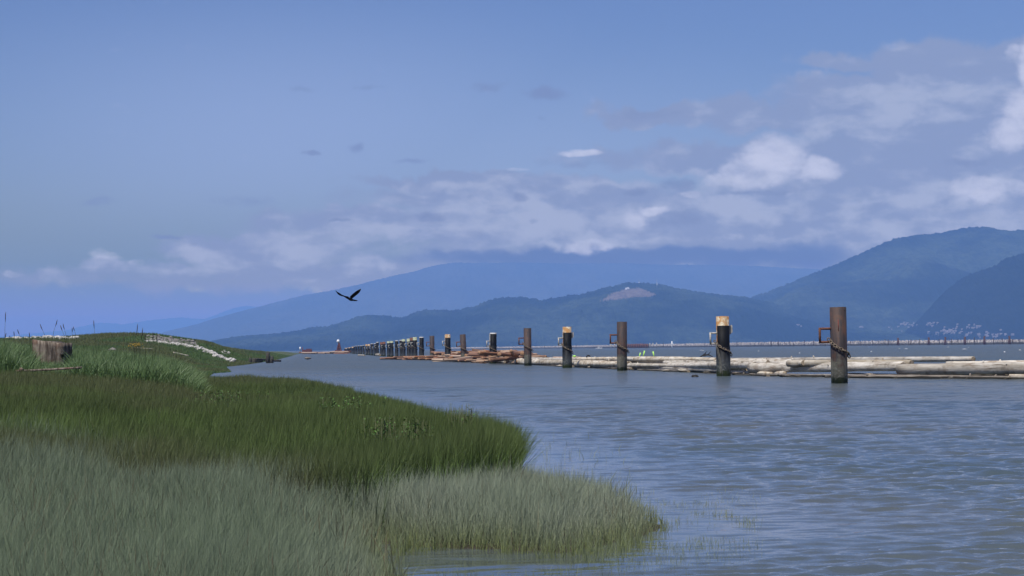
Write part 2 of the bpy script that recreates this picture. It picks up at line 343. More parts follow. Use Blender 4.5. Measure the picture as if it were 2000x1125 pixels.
def fan(us, ys, ymin):
    U, Y = np.meshgrid(us, ys); return U * np.maximum(Y, ymin), Y
def side(a, b, n): return a * (b / a) ** (np.arange(1, n + 1) / n)
us = np.concatenate([-side(.32, 9, 22)[::-1], np.arange(-.32, .1201, .0022), side(.12, 9, 22)])
ys = np.concatenate([np.linspace(-280, 2, 24), np.exp(np.arange(math.log(3), math.log(1900), .011))])
GXx, GYy = fan(us, ys, 12); Dg = shore_d(GXx, GYy); Zg = land_z(GXx, GYy, Dg)
pxg = 1000 + FPX * GXx / np.maximum(GYy, 12)
gravel = sstep(pxg, 272, 300) * sstep(pxg, 400, 365) * sstep(GYy, 402, 412) * sstep(GYy, 452, 440) * sstep(fbm(GXx / 3, GYy / 6), .3, .45)
def f_ground(t, bs, out):
    p = wpos(t); d = t.attr('shore'); n = t.noise(p, .35, 7, .6); n2 = t.noise(t.vm('MULTIPLY', p, (1.0, .35, 1.0)), 1.3, 7, .7); n3 = t.noise(t.vm('MULTIPLY', p, (1.0, .2, 1.0)), .045, 5, .6)
    c = t.mix(t.mr(n, .35, .65), (.045, .072, .022), (.075, .115, .038)); c = t.mix(t.mr(n2, .35, .7), c, (.095, .10, .055))
    c = t.mix(t.m('MULTIPLY', t.mr(n3, .48, .6), .7), c, (.045, .042, .022))
    fine = t.noise(t.vm('MULTIPLY', p, (1.0, .3, 1.0)), 5, 5, .8); c = t.mix(t.m('MULTIPLY', t.mr(fine, .5, .6), .5), c, (.03, .04, .015))
    near = t.mr(t.sep(p)[1], 90, 130)
    c = t.mix(near, (.035, .034, .02), c)
    c = t.mix(t.mr(d, .5, -.1), c, (.045, .036, .028))
    g = t.noise(p, 1.6, 6, .8); c = t.mix(t.attr('gravel'), c, t.mix(t.mr(g, .4, .62), (.10, .09, .085), (.27, .25, .235)))
    t.put(bs.inputs['Base Color'], c); t.put(bs.inputs['Roughness'], t.mr(d, .2, -.2, .95, .35)); bump(t, bs, n2, .6, .2)
M['ground'] = mat('marsh_ground', f_ground, .95, .2)
tag(obj('ground', np_mesh('ground', np.stack([GXx, GYy, Zg], -1).reshape(-1, 3), grid_faces(*GXx.shape), {'shore': Dg.ravel(), 'gravel': gravel.ravel()}), M['ground']), kind='structure')

# ------------------------------------------------------------------ water
wys = [-280, -120, -50, -20, -8, -2, 3, 8]; y_ = 12.0
while y_ < 55000:
    wys.append(y_); y_ *= 1 + (.003 if y_ < 120 else .003 + .03 * min(1, math.log(y_ / 120) / 3))
wys = np.array(wys)
wus = np.concatenate([-side(.27, 2.4, 14)[::-1], np.arange(-.27, .2701, .0011), side(.27, 2.4, 14)])
WX, WY = fan(wus, wys, 12)
WX = np.clip(WX, -34000, 34000)
Dw = shore_d(WX, WY); cells = np.maximum(WY, 12) * .003; cells = np.where(WY > 120, np.gradient(wys)[:, None], cells)
rw = np.random.default_rng(3); WZ = np.zeros_like(WX)
DX = np.zeros_like(WX)
warpx = (fbm(WX / 9, WY / 9, 3) - .5) * 5; warpy = (fbm(WX / 8 + 50, WY / 8 + 20, 3) - .5) * 5
for k in range(64):
    lam = .20 * (2.5 / .20) ** (k / 63.); th = rw.normal(-.22, .38); A_ = .0088 * lam ** .62 / (1 + (lam / 1.0) ** 1.5) * 1.2
    f_ = np.clip((lam / cells - 2.2) / 2, 0, 1)
    if not f_.any(): continue
    kx, ky = math.sin(th) * 2 * PI / lam, math.cos(th) * 2 * PI / lam
    ph = kx * (WX + warpx * min(1, lam)) + ky * (WY + warpy * min(1, lam)) + rw.random() * 6.28
    s_ = np.sin(ph); WZ += f_ * A_ * (s_ + .22 * np.cos(2 * ph))
calm = .10 + .90 * sstep(-Dw, .0, 6)
gust = .65 + .8 * fbm(WX / 5, WY / 14, 3)
WZ = WZ * calm * gust; WZ[:8] = 0; WZ *= sstep(WY, 10, 13) * sstep(WY, 600, 150)
def f_water(t, bs, out):
    p = wpos(t); y = t.sep(p)[1]; cm = t.attr('calm')
    v = t.vm('MULTIPLY', p, (1.0, 1.7, 1.0)); a = t.noise(v, 3.2, 4, .6); b = t.noise(v, 9.0, 3, .6)
    big = t.noise(t.vm('MULTIPLY', p, (.35, 1.0, 1.0)), .55, 5, .6)
    far = t.mr(y, 60, 400, 0, 1)
    h = t.m('ADD', t.m('MULTIPLY', a, t.mr(y, 35, 150, .02, .14)), t.m('MULTIPLY', b, .007)); h = t.m('ADD', h, t.m('MULTIPLY', t.m('MULTIPLY', big, far), .6))
    h = t.m('MULTIPLY', h, cm)
    bn = t.n('ShaderNodeBump', ins={'Height': h, 'Strength': 1.0, 'Distance': 1.0})
    t.t.links.new(bn.outputs[0], bs.inputs['Normal'])
    t.put(bs.inputs['Base Color'], t.mix(t.mr(t.noise(p, .05, 4, .6), .35, .65), WATER_A, WATER_B)); bs.inputs['IOR'].default_value = 1.333
    t.put(bs.inputs['Roughness'], t.mr(y, 25, 260, .03, .34, False)); bs.inputs['Specular IOR Level'].default_value = .5
WATER_A = (.056, .078, .088); WATER_B = (.080, .090, .084)
M['water'] = mat('river_water', f_water)
tag(obj('water', np_mesh('water', np.stack([WX, WY, WZ], -1).reshape(-1, 3), grid_faces(*WX.shape), {'calm': calm.ravel()}), M['water']), kind='structure')

# ------------------------------------------------------------------ hills and mountains
def f_hill(lo, hi, clear=False):
    def f(t, bs, out):
        p = wpos(t); n = t.noise(t.vm('MULTIPLY', p, (1.0, .6, 1.6)), .0011, 8, .68); n2 = t.noise(p, .02, 6, .7)
        c = t.mix(t.mr(n, .4, .6), lo, hi); c = t.mix(t.m('MULTIPLY', t.mr(n2, .42, .62), .7), c, tuple(x * .45 for x in lo))
        if clear: c = t.mix(t.attr('clear'), c, t.mix(t.mr(n2, .4, .6), (.11, .08, .06), (.165, .125, .095)))
        t.put(bs.inputs['Base Color'], c)
    return f
def hills(name, crest, Yc, front, back, m_, step=1.6, tree=9., rough=60., clear=None, seed=0, margin=0):
    c = np.array(crest, float); px = np.arange(c[0, 0] - margin, c[-1, 0] + margin + .1, step)
    py = np.interp(px, c[:, 0], c[:, 1]); k = np.hanning(15); k /= k.sum(); py = np.convolve(np.pad(py, 7, 'edge'), k, 'valid')
    zc = CH + (hor(px) - py) * Yc / FPX; zc = np.maximum(zc, 1)
    vs = np.concatenate([np.linspace(0, 1, 70), np.linspace(1.08, 2, 8)])
    V, PX = np.meshgrid(vs, px, indexing='ij'); ZC = zc[None] + 0 * V
    Y = np.where(V <= 1, Yc - front * (1 - V), Yc + back * (V - 1)); X = (PX - 1000) / FPX * Yc
    prof = np.where(V <= 1, V ** .85, 1 - .9 * (V - 1) ** 1.3)
    ridge = (fbm(X / (front * .22) + seed, Y / (front * .5) + seed, 5) - .5) * 2
    Z = ZC * prof + ridge * rough * np.clip(V * (1 - V), 0, 1) * 4 * np.minimum(1, ZC / 200)
    Z += (vnoise(PX * .8 + seed, V * 60) - .3) * tree * (V > .02) * (V < 1.05) + (vnoise(PX * .21 + seed, V * 30) - .5) * tree
    Z = np.where(V == 0, -3, Z)
    Z = np.where(V >= 1.99, -3, Z)
    at_ = {}
    if clear is not None:
        q = 679.5 - (PX - 1000) * .0115 - (Z - CH) / Y * FPX; PXr = 1000 + FPX * X / Y
        cl = np.array(clear, float); ins = np.zeros(PX.shape, bool)
        jx = (vnoise(PX * .5, q * .7) - .5) * 5
        for i in range(len(cl)):
            ax, ay = cl[i]; bx, by = cl[(i + 1) % len(cl)]
            cc = (ay > q) != (by > q)
            if by != ay: ins ^= cc & (PXr + jx < (bx - ax) * (q - ay) / (by - ay) + ax)
        at_['clear'] = ins.astype(float).ravel()
    return tag(obj(name, np_mesh(name, np.stack([X, Y, Z], -1).reshape(-1, 3), grid_faces(*X.shape), at_), m_), kind='structure')
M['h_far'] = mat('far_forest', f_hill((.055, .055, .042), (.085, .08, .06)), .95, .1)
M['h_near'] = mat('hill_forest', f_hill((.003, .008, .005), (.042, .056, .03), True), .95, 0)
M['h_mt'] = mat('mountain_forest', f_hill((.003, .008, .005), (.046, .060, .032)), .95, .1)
M['h_cloudshade'] = mat('cloud_shaded_forest', f_hill((.004, .007, .005), (.009, .013, .009)), .95, 0)  # cloud shade on the mountain put into a near-black forest colour
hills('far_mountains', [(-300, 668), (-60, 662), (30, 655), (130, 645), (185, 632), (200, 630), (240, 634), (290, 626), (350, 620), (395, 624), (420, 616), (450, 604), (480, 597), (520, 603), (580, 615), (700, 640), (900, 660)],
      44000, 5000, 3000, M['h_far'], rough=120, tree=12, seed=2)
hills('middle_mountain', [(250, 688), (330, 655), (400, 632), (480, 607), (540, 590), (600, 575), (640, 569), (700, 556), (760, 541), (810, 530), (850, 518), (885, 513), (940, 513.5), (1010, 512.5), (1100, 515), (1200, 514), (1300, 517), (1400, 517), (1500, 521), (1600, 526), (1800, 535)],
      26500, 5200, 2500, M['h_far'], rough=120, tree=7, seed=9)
hills('right_mountain', [(1380, 640), (1465, 581), (1500, 570), (1560, 546), (1620, 522), (1680, 497), (1715, 480), (1750, 466), (1800, 458), (1840, 455), (1870, 448), (1900, 444), (1925, 443), (1950, 448), (1975, 451), (2000, 449), (2060, 455), (2300, 500), (2500, 560)],
      15500, 4000, 2500, M['h_mt'], rough=260, tree=9, seed=21)
hills('near_hills', [(380, 684), (410, 668), (450, 660), (500, 655), (540, 652), (580, 646), (610, 640), (640, 638), (670, 629), (700, 618), (730, 615), (760, 617), (785, 622), (815, 608), (840, 605), (890, 606), (925, 599), (960, 585), (990, 580), (1020, 580), (1060, 587), (1085, 581), (1110, 577), (1130, 577), (1170, 565), (1200, 558), (1225, 552), (1285, 554), (1320, 563), (1370, 572), (1420, 577), (1450, 580), (1490, 588), (1560, 606), (1640, 622), (1740, 634), (1850, 640), (1950, 644), (2100, 650), (2300, 665)],
      13500, 2500, 2000, M['h_near'], rough=85, tree=9, seed=33,
      clear=[(1172, 588), (1195, 573), (1222, 565), (1250, 562), (1268, 570), (1281, 575), (1270, 580), (1240, 580), (1215, 584), (1190, 586)])
hills('cloud_shaded_headland', [(1780, 648), (1812, 612), (1845, 570), (1880, 543), (1915, 528), (1940, 521), (1970, 504), (2000, 495), (2060, 478), (2150, 470), (2400, 540)],
      11600, 1800, 900, M['h_cloudshade'], rough=70, tree=9, seed=41)  # spur stands where clouds shade the mountain; the shade is in its colour

# haze: the air between here and the mountains
def f_none(t, bs, out):
    t.t.nodes.remove(bs)
    v = t.n('ShaderNodeVolumePrincipled', ins={'Color': HAZE_COL, 'Density': HAZE_DENS, 'Anisotropy': HAZE_ANI})
    t.t.links.new(v.outputs[0], out.inputs['Volume'])
M['haze'] = mat('haze_air', f_none)
b = bmesh.new(); bmesh.ops.create_cube(b, size=1)
bmesh.ops.scale(b, vec=(90000, 66000, 1060), verts=b.verts); bmesh.ops.translate(b, vec=(0, 30000, 1060 / 2 - 5), verts=b.verts)
tag(obj('haze', b, M['haze'], smooth=False), kind='stuff')

# ------------------------------------------------------------------ generic shapes
def tube(b, pts, rad, seg=8, close=False, cap=True, mi=0):
    """sweep a circle along points; rad scalar or list"""
    pts = [Vector(p) for p in pts]; n = len(pts); rings = []
    if not hasattr(rad, '__len__'): rad = [rad] * n
    prev = None
    for i, p in enumerate(pts):
        a = pts[(i - 1) % n] if (close or i) else p; c = pts[(i + 1) % n] if (close or i < n - 1) else p
        t_ = (c - a).normalized()
        if prev is None:
            u = t_.cross(Vector((0, 0, 1)));
            if u.length < .1: u = t_.cross(Vector((0, 1, 0)))
        else: u = prev - t_ * prev.dot(t_)
        u.normalize(); prev = u; w = t_.cross(u)
        rings.append([b.verts.new(p + (u * math.cos(2 * PI * k / seg) + w * math.sin(2 * PI * k / seg)) * rad[i]) for k in range(seg)])
    m_ = n if close else n - 1
    for i in range(m_):
        r0, r1 = rings[i], rings[(i + 1) % n]
        for k in range(seg):
            f = b.faces.new((r0[k], r0[(k + 1) % seg], r1[(k + 1) % seg], r1[k])); f.material_index = mi
    if cap and not close:
        b.faces.new(rings[0][::-1]); b.faces.new(rings[-1])
    return rings
def box(b, c, s, rot=None, mi=0):
    r = bmesh.ops.create_cube(b, size=1); bmesh.ops.scale(b, vec=s, verts=r['verts'])
    if rot is not None: bmesh.ops.rotate(b, matrix=rot, verts=r['verts'])
    bmesh.ops.translate(b, vec=c, verts=r['verts'])
    for v in r['verts']:
        for f in v.link_faces: f.material_index = mi
    return r['verts']
def cyl_wall(b, r, z0, z1, a0=0., a1=2 * PI, n=32, thick=.03, jag=0):
    """a standing pipe wall, or an arc of one, with thickness"""
    full = abs(a1 - a0 - 2 * PI) < 1e-4; m_ = n if full else n + 1
    def ring(rr, z): return [b.verts.new((rr * math.cos(a0 + (a1 - a0) * k / n), rr * math.sin(a0 + (a1 - a0) * k / n), z + (random.uniform(-jag, jag) if jag else 0))) for k in range(m_)]
    ob, ot, it, ib = ring(r, z0), ring(r, z1), ring(r - thick, z1), ring(r - thick, z0)
    for k in range(n):
        j = (k + 1) % m_
        for p, q in ((ob, ot), (ot, it), (it, ib), (ib, ob)): b.faces.new((p[k], p[j], q[j], q[k]))
    if not full:
        b.faces.new((ob[0], ot[0], it[0], ib[0])); b.faces.new((ib[-1], it[-1], ot[-1], ob[-1]))
def finish(b):
    bmesh.ops.recalc_face_normals(b, faces=b.faces)
    return b
def chain_bm(b, path, ln=.2, wire=.028):
    """interlocking oval links along a path of Vectors"""
    acc = 0; P = [path[0]]
    for i in range(1, len(path)):
        a, c = path[i - 1], path[i]; d = (c - a).length; u = ln * .78 - acc
        while u < d: P.append(a + (c - a) * (u / d)); u += ln * .78
        acc = d - (u - ln * .78)
    for i in range(len(P) - 1):
        c = (P[i] + P[i + 1]) / 2; t_ = (P[i + 1] - P[i]).normalized(); n_ = Vector((c.x, c.y, 0))
        n_ = (n_ - t_ * n_.dot(t_)).normalized(); s = t_.cross(n_)
        w = (s if i % 2 else n_); w = (w * .8 + (n_ if i % 2 else s) * .45).normalized()
        pts = []
        for k in range(10):
            a = 2 * PI * k / 10; pts.append(c + t_ * math.cos(a) * ln * .5 + w * math.sin(a) * ln * .3)
        tube(b, pts, wire, 5, close=True)

# ------------------------------------------------------------------ mooring piles
PR = .465
def pile(px, Y, py_top, kind, label, lean=0., cap=0, bracket='rust', chain=True, plate=False, det=2, mark=False, group=None, side_white=False, rope=False):
    x = gX(px, Y); top = CH + (hor(px) - py_top) * Y / FPX
    r = empty('mooring_pile', (x, Y, 0), (0, lean, 0)); n = (32, 24, 14)[2 - det] if det < 3 else 32
    r.rotation_euler.x = random.uniform(-.012, .012); r.rotation_euler.y += random.uniform(-.008, .008); tag(r, label, 'pile', group)
    b = bmesh.new(); cyl_wall(b, PR, -2, top, n=n, jag=.012 if det == 2 else 0)
    bmesh.ops.create_circle(b, cap_ends=True, segments=n, radius=PR - .01, matrix=Matrix.Translation((0, 0, top - .12)))
    pipe = obj('pipe', finish(b), M['steel'] if kind == 'steel' else M[{0: 'pale', 1: 'rustpaint', 2: 'greenpaint', 3: 'rust'}[cap]], r)
    if kind == 'black':
        ct = top - (.16 if cap == 0 else .62 + random.uniform(-.12, .12))
        b = bmesh.new(); cyl_wall(b, PR + .022, .4, ct, a0=-PI * (.84 if det else 1), a1=PI * (.62 if det else 1), n=n, thick=.018)
        obj('sleeve', finish(b), M['sleeve'], r)
        b = bmesh.new(); zt = ct - random.uniform(1.3, 1.7); cyl_wall(b, PR + .05, -2, zt, n=n, thick=.026)
        obj('lower_sleeve', finish(b), M['sleeve'], r)
    zb = top - 1.2
    if bracket:
        rr = .068; o_ = -(PR + (.60 if bracket == 'rust' else .44)); y0 = -.12
        b = bmesh.new(); tube(b, [(-PR + .12, y0, zb), (o_ + rr, y0, zb)], rr, 8); tube(b, [(o_, y0, zb + rr), (o_, y0, zb - .75 - rr)], rr, 8); tube(b, [(-PR + .12, y0, zb - .75), (o_ + rr, y0, zb - .75)], rr, 8)
        obj('bracket', finish(b), M['rust'] if bracket == 'rust' else M['galv'], r)
    if chain:
        b = bmesh.new(); path = [Vector((-PR - .16, -.12, zb - .55))]; R = PR + .07
        for k in range(13):
            a = PI * (1.08 + .92 * k / 12); s = k / 12
            path.append(Vector((R * math.cos(a), R * math.sin(a), zb - .62 - .78 * (s ** .8) - .10 * math.sin(PI * s))))
        path.append(path[-1] + Vector((.06, .05, -.25)))
        if det >= 1: chain_bm(b, path, .25, .034)
        else: tube(b, path, .045, 5)
        obj('chain', finish(b), M['chain'], r)
    if plate:
        b = bmesh.new(); w = PR + .05
        vs = [(w - .1, .1, ct - .62), (w, .1, ct - .66), (w + .2, .1, ct - .46), (w + .2, .1, ct + .02), (w + .12, .1, ct + .06), (w - .1, .1, ct - .05)]
        f1 = b.faces.new([b.verts.new(v) for v in vs]); e = bmesh.ops.extrude_face_region(b, geom=[f1])
        bmesh.ops.translate(b, vec=(0, .03, 0), verts=[v for v in e['geom'] if isinstance(v, bmesh.types.BMVert)])
        obj('side_plate', finish(b), M['galv'], r, smooth=False)
    if side_white:
        b = bmesh.new(); box(b, (-PR - .07, -.05, top - 1.2), (.07, .1, 2.2)); obj('edge_strip', b, M['galv'], r, smooth=False)
    if mark:
        b = bmesh.new(); cyl_wall(b, PR + .005, top - 1.35, top - .7, a0=-PI * .56, a1=-PI * .535, n=2, thick=.004); obj('paint_mark', finish(b), M['redmark'], r)
        b = bmesh.new(); tube(b, [(.33, -.325, top - .18), (.35, -.345, top - .18)], .04, 10); obj('bolt_hole_shade', finish(b), M['dark'], r)  # solid dark disc stands in for the shade inside a hole
    if rope:
        for (q0, q1) in ((-.5, -.12), (-.56, -.22)):
            b = bmesh.new(); path = []
            for k in range(9):
                s = k / 8; xx = q0 + (q1 - q0) * s + .05 * math.sin(PI * s); yy = -math.sqrt(max(0, (PR + .07) ** 2 - xx * xx)) if abs(xx) < PR + .06 else -.05
                path.append((xx, yy - .01, zb - .7 + (-.1 - (zb - .7) + .1) * s))
            tube(b, path, .018, 6); obj('rope', finish(b), M['rope'], r)
    return r
PL = [  # px, Y, top, kind, cap, label, extras
 (1637, 121, 600, 'steel', 0, 'nearest and tallest rusty brown steel pile, red mark near its top, chain round it', dict(mark=True)),
 (1411, 155, 618, 'black', 1, 'second nearest pile, black sleeve under a rusty white top, ropes down its side', dict(cap=1, bracket='galv', plate=True, rope=True)),
 (1213, 197, 628.5, 'steel', 0, 'rusty brown pile with chain and bracket, between the two black piles with rusty pale tops', dict(lean=.009)),
 (1106, 230, 638.5, 'black', 1, 'black sleeved pile with an orange and cream rusted top rising from the pale logs', dict(cap=1, bracket='galv', plate=True)),
 (1029.5, 264, 641, 'steel', 0, 'brown steel pile standing behind the left end of the pale logs', dict(lean=-.012)),
 (961, 307, 650, 'black', 0, 'black pile with a flat pale rim and white bracket in front of red-brown logs', dict(bracket='galv', lean=.02, side_white=True)),
 (905, 345, 653, 'steel', 0, 'brown steel pile leaning left in front of the red-brown log heap', dict(lean=-.05)),
 (873.5, 378, 653, 'black', 1, 'black pile with a cream topped rim and white edge, left of the leaning brown pile', dict(cap=1, bracket='galv', side_white=True)),
 (843, 418, 656, 'steel', 0, 'slim brown pile, leftmost of the brown ones, by the end of the red logs', dict(lean=-.01)),
 (822, 446, 658, 'black', 0, 'black pile with a thin pale top, last before the crowded far row', dict(bracket='galv')),
]
for i, (px, Y, tp, kd, cp, lb, ex) in enumerate(PL):
    ex = dict(ex); ex.setdefault('det', 2 if i < 6 else 1); pile(px, Y, tp, kd, lb, **ex)
fp = [(809.5, 480, 658.5, 2), (803, 500, 659.5, 3), (797, 520, 661.5, 2), (787, 548, 662.5, 2), (782.5, 572, 664, 0), (773.5, 596, 665, 0), (764, 622, 666, 2), (757.5, 645, 666.5, 2), (749, 676, 667.5, 3), (744, 700, 668.5, 3),
      (736, 735, 668, 0), (731, 768, 671, 0), (725, 800, 671, 0), (719.5, 840, 672, 1), (714.5, 880, 672.5, 1), (709, 930, 674, 0), (704, 985, 675, 0), (699.5, 1040, 675, 0), (695, 1100, 675.5, 0), (691, 1165, 676, 0), (687.5, 1230, 677, 1),
      (684, 1300, 678, 0), (681, 1370, 678.5, 1), (678, 1450, 679, 0), (675, 1540, 679.5, 1), (672.5, 1640, 680, 0)]
fl = {2: 'black pile with a pale green top in the crowded far row', 3: 'black pile with a rust red top in the crowded far row', 0: 'black pile with a thin pale top in the distant receding row', 1: 'black pile with a pale rusty top in the distant receding row'}
for px, Y, tp, cp in fp:
    lb_ = fl[cp]
    if cp == 2: ng_ = globals().get('ng_', 0) + 1; lb_ = ('first', 'second', 'third', 'fourth', 'fifth')[ng_ - 1] + ' pale green topped black pile, counted leftward along the crowded far row'
    pile(px, Y, tp, 'black', lb_, cap=cp, bracket='galv' if Y < 900 else None, chain=Y < 600, det=0, group='distant row of mooring piles, ' + {2: 'green tops', 3: 'red tops', 0: 'thin pale tops', 1: 'rusty pale tops'}[cp])

# ------------------------------------------------------------------ logs
def log_bm(L, r0, r1, seg=16, n=18, bend=.0, rough=.05, knots=2, sd=0, ends=0):
    rr = random.Random(sd); b = bmesh.new(); rings = []; ph = rr.random() * 9
    for i in range(n + 1):
        s = i / n; x = -L / 2 + L * s; r = r0 + (r1 - r0) * s; rg = []
        oy = bend * L * math.sin(PI * s) * .5; oz = bend * L * .3 * math.sin(PI * s * 1.3 + ph)
        for k in range(seg):
            a = 2 * PI * k / seg; q = 1 + rough * (float(fbm(x * .7 + sd * 3.1, a * 1.3 + sd, 3)) - .5) * 2 + rough * .6 * math.sin(3 * a + ph + x * .1)
            e = rr.uniform(-.03, .03) * r * 2 if i in (0, n) else 0
            rg.append(b.verts.new((x + e, oy + r * q * math.cos(a), oz + r * q * math.sin(a))))
        rings.append(rg)
    for i in range(n):
        for k in range(seg): b.faces.new((rings[i][k], rings[i][(k + 1) % seg], rings[i + 1][(k + 1) % seg], rings[i + 1][k]))
    f1 = b.faces.new(rings[0][::-1]); f2 = b.faces.new(rings[-1]); f1.material_index = f2.material_index = ends
    f1.smooth = f2.smooth = False
    for _ in range(knots):
        x = rr.uniform(-.45, .45) * L; a = rr.uniform(.1, PI - .1); r = r0 + (r1 - r0) * (x / L + .5)
        d = Vector((rr.uniform(-.3, .3), math.cos(a), math.sin(a))); tube(b, [d * r * .8 + Vector((x, 0, 0)), d * (r * 1.0 + rr.uniform(.06, .16)) + Vector((x, 0, 0))], [.08, .05], 7)
    return finish(b)
def orient(o, a, c):
    d = (c - a); o.location = (a + c) / 2; o.rotation_mode = 'QUATERNION'; o.rotation_quaternion = d.to_track_quat('X', 'Z')
def YB(px): return float(np.interp(px, [700, 757, 858, 975, 1010, 1046, 1106, 1213, 1411, 1500, 1637, 2000, 2100], [520, 470, 395, 312, 288, 272, 240, 206, 166, 151, 141, 128, 125]))
LOGS = [  # x0, top0, bot0, x1, top1, bot1, behind, material, label
 (1320, 699.5, 710, 1901, 696, 706, 4.5, 'log', 'longest pale log at the back of the raft, its right end in open water'),
 (1300, 702, 714, 1570, 702.5, 714.5, 3.2, 'log', 'pale log in the middle of the raft behind the second nearest pile'),
 (1540, 703, 716, 1780, 703, 715, 3.0, 'log', 'pale log passing behind the nearest brown pile, upper of the two'),
 (1467, 708.5, 728, 1764, 706.5, 725, 1.2, 'log', 'thick pale log crossing behind the nearest brown pile, its blunt end showing'),
 (1306, 708, 720.5, 1474, 706.5, 720, 1.8, 'log', 'pale log behind the second nearest pile, ending just short of the thick log'),
 (1757, 711, 733, 2080, 705, 729, .5, 'log', 'cracked grey log at the right edge, dark butt end facing left'),
 (1850, 706, 717, 2090, 703, 714, 2.6, 'log', 'smooth pale log lying behind the cracked grey log at the right edge'),
 (1130, 696.5, 706, 1400, 698.5, 708, 4.6, 'log', 'rearmost pale log under the lime green stakes'),
 (1050, 699.5, 709, 1322, 701, 712, 3.2, 'log', 'pale log in the raft behind the brown pile with the short bracket'),
 (1224, 709, 718, 1312, 710, 719, 1.4, 'log', 'short pale log just right of the third nearest pile'),
 (1126, 704, 716.5, 1228, 705, 717.5, 1.0, 'log', 'pale log passing behind the third nearest pile'),
 (1046, 703, 714, 1132, 702.5, 714, 1.0, 'log', 'pale blunt log passing behind the orange and cream topped pile'),
 (1010, 700.5, 713, 1052, 702, 712, .9, 'log', 'short thick log with a dark knot at the left end of the raft'),
 (999, 699, 709, 1040, 700, 710, 1.9, 'log', 'leftmost thick pale log, round end facing the camera'),
 (1025, 698.3, 706, 1240, 697.5, 705.5, 4.2, 'log', 'long slim pale log at the back left of the raft'),
 (1360, 703.5, 711, 1500, 703, 711, 4.2, 'log', 'thin pale log squeezed between two longer ones behind the raft front'),
 (1340, 728, 736, 1500, 730.5, 738, -.4, 'logwet', 'low dark waterlogged log right of the second nearest pile'),
 (1485, 730, 739, 1770, 732, 742, -.4, 'logwet', 'long low grey log awash under the thick pale log'),
 (1655, 731.5, 741, 1972, 733.5, 746, -.7, 'logwet', 'dark barked log awash in front of the cracked grey log'),
 (1972, 733, 746, 2100, 733, 747, -.5, 'log', 'pale log end floating low at the right edge of the water'),
 (1225, 719.5, 726, 1345, 723, 730, -.3, 'logwet', 'low barked log awash beside the small floating chunk'),
 (1095, 714.5, 721, 1232, 717, 724, -.2, 'logwet', 'low dark log awash at the foot of the third nearest pile'),
 (1040, 712.5, 717, 1120, 714, 719.5, 0, 'logwet', 'low dark log awash by the orange and cream topped pile'),
 (973, 708, 712.5, 1012, 709, 713, 0, 'log', 'thin pale log afloat left of the raft end'),
 (856, 703, 707, 986, 705, 710, 0, 'log', 'thin long pale log afloat in front of the red-brown logs'),
 (755, 700, 704.5, 792, 700, 704, 0, 'log', 'small pale log afloat at the left tip of the red-brown logs'),
 (700, 692.5, 695.5, 712, 692.7, 695.6, 0, 'log', 'tiny pale float log by the distant row of piles'),
 (735, 690.5, 695.5, 742, 690.7, 695.6, 0, 'log', 'small white log stub at the foot of the distant piles'),
]
for i, (x0, t0, b0, x1, t1, b1, bh, mt, lb) in enumerate(LOGS):
    Y0, Y1 = YB(x0) + bh, YB(x1) + bh; a = at(x0, (t0 + b0) / 2, Y0); c = at(x1, (t1 + b1) / 2, Y1)
    r0, r1 = (b0 - t0) / 2 * mpx(Y0), (b1 - t1) / 2 * mpx(Y1); L = (c - a).length
    e = empty('floating_log', (0, 0, 0)); orient(e, a, c); tag(e, lb, 'log', 'logs of the raft along the piles')
    obj('log_body', log_bm(L, r0, r1, 16, max(10, int(L * 1.6)), .004 * random.uniform(-1, 1), .10 if mt == 'log' else .2, 3, i + 1), M[mt], e)
    for sx, r in ((-1, r0), (1, r1)):
        b = bmesh.new(); rings = tube(b, [(sx * (L / 2 - .06), 0, 0), (sx * (L / 2 + .035), 0, 0)], [r * .93, r * .9], 16)
        obj('cut_end', finish(b), M['cutend'], e, smooth=False)
# filler logs of the raft, seen between the named ones
rr = random.Random(4)
for i in range(26):
    px = rr.uniform(1040, 1960); w = rr.uniform(50, 150); bh = rr.uniform(1.2, 5.2); Y0, Y1 = YB(px) + bh, YB(px + w) + bh
    r = rr.uniform(.17, .26); z = rr.uniform(.05, .32)
    if px + w > 1890 and bh > 3: continue
    a = Vector((gX(px, Y0), Y0, z)); c = Vector((gX(px + w, Y1), Y1, z + rr.uniform(-.05, .05)))
    o = obj('floating_log', log_bm((c - a).length, r, r * .85, 12, 12, 0, .12, 1, 60 + i, 1), [M['log'], M['cutend']]); orient(o, a, c)
    tag(o, 'half sunk pale log wedged low among the larger raft logs', 'log', 'half sunk logs inside the raft')
# bark and broken wood along the raft's foot
chunks = []
for i in range(5):
    b = bmesh.new(); bmesh.ops.create_icosphere(b, subdivisions=2, radius=1)
    for v in b.verts:
        v.co *= 1 + (float(fbm(v.co.x * 2 + i * 7, v.co.y * 2 + v.co.z * 3, 3)) - .5) * .9
    bmesh.ops.scale(b, vec=(1, .45, .4), verts=b.verts); me = bpy.data.meshes.new('driftwood_chunk'); b.to_mesh(me); b.free(); chunks.append(me)
for i in range(44):
    px = rr.choice([rr.uniform(1040, 1340), rr.uniform(1180, 1500), rr.uniform(1500, 1990)]); Y = YB(px) - rr.uniform(.2, 1.2)
    me = chunks[i % 5]
    o = bpy.data.objects.new('driftwood_chunk', me.copy() if i < 5 else chunks[i % 5]); COL.objects.link(o)
    if not o.data.materials: o.data.materials.append(M[('log', 'logwet', 'logwet', 'log', 'logwet')[i % 5]])
    chunks[i % 5] = o.data
    s = rr.uniform(.12, .42); o.scale = (s * rr.uniform(1, 2), s, s); o.location = (gX(px, Y), Y, rr.uniform(-.02, .08)); o.rotation_euler = (rr.uniform(-.3, .3), rr.uniform(-.2, .2), rr.uniform(-.8, .8))
    tag(o, 'broken wood scrap floating against the foot of the pale raft', 'driftwood', 'wood scraps along the raft')
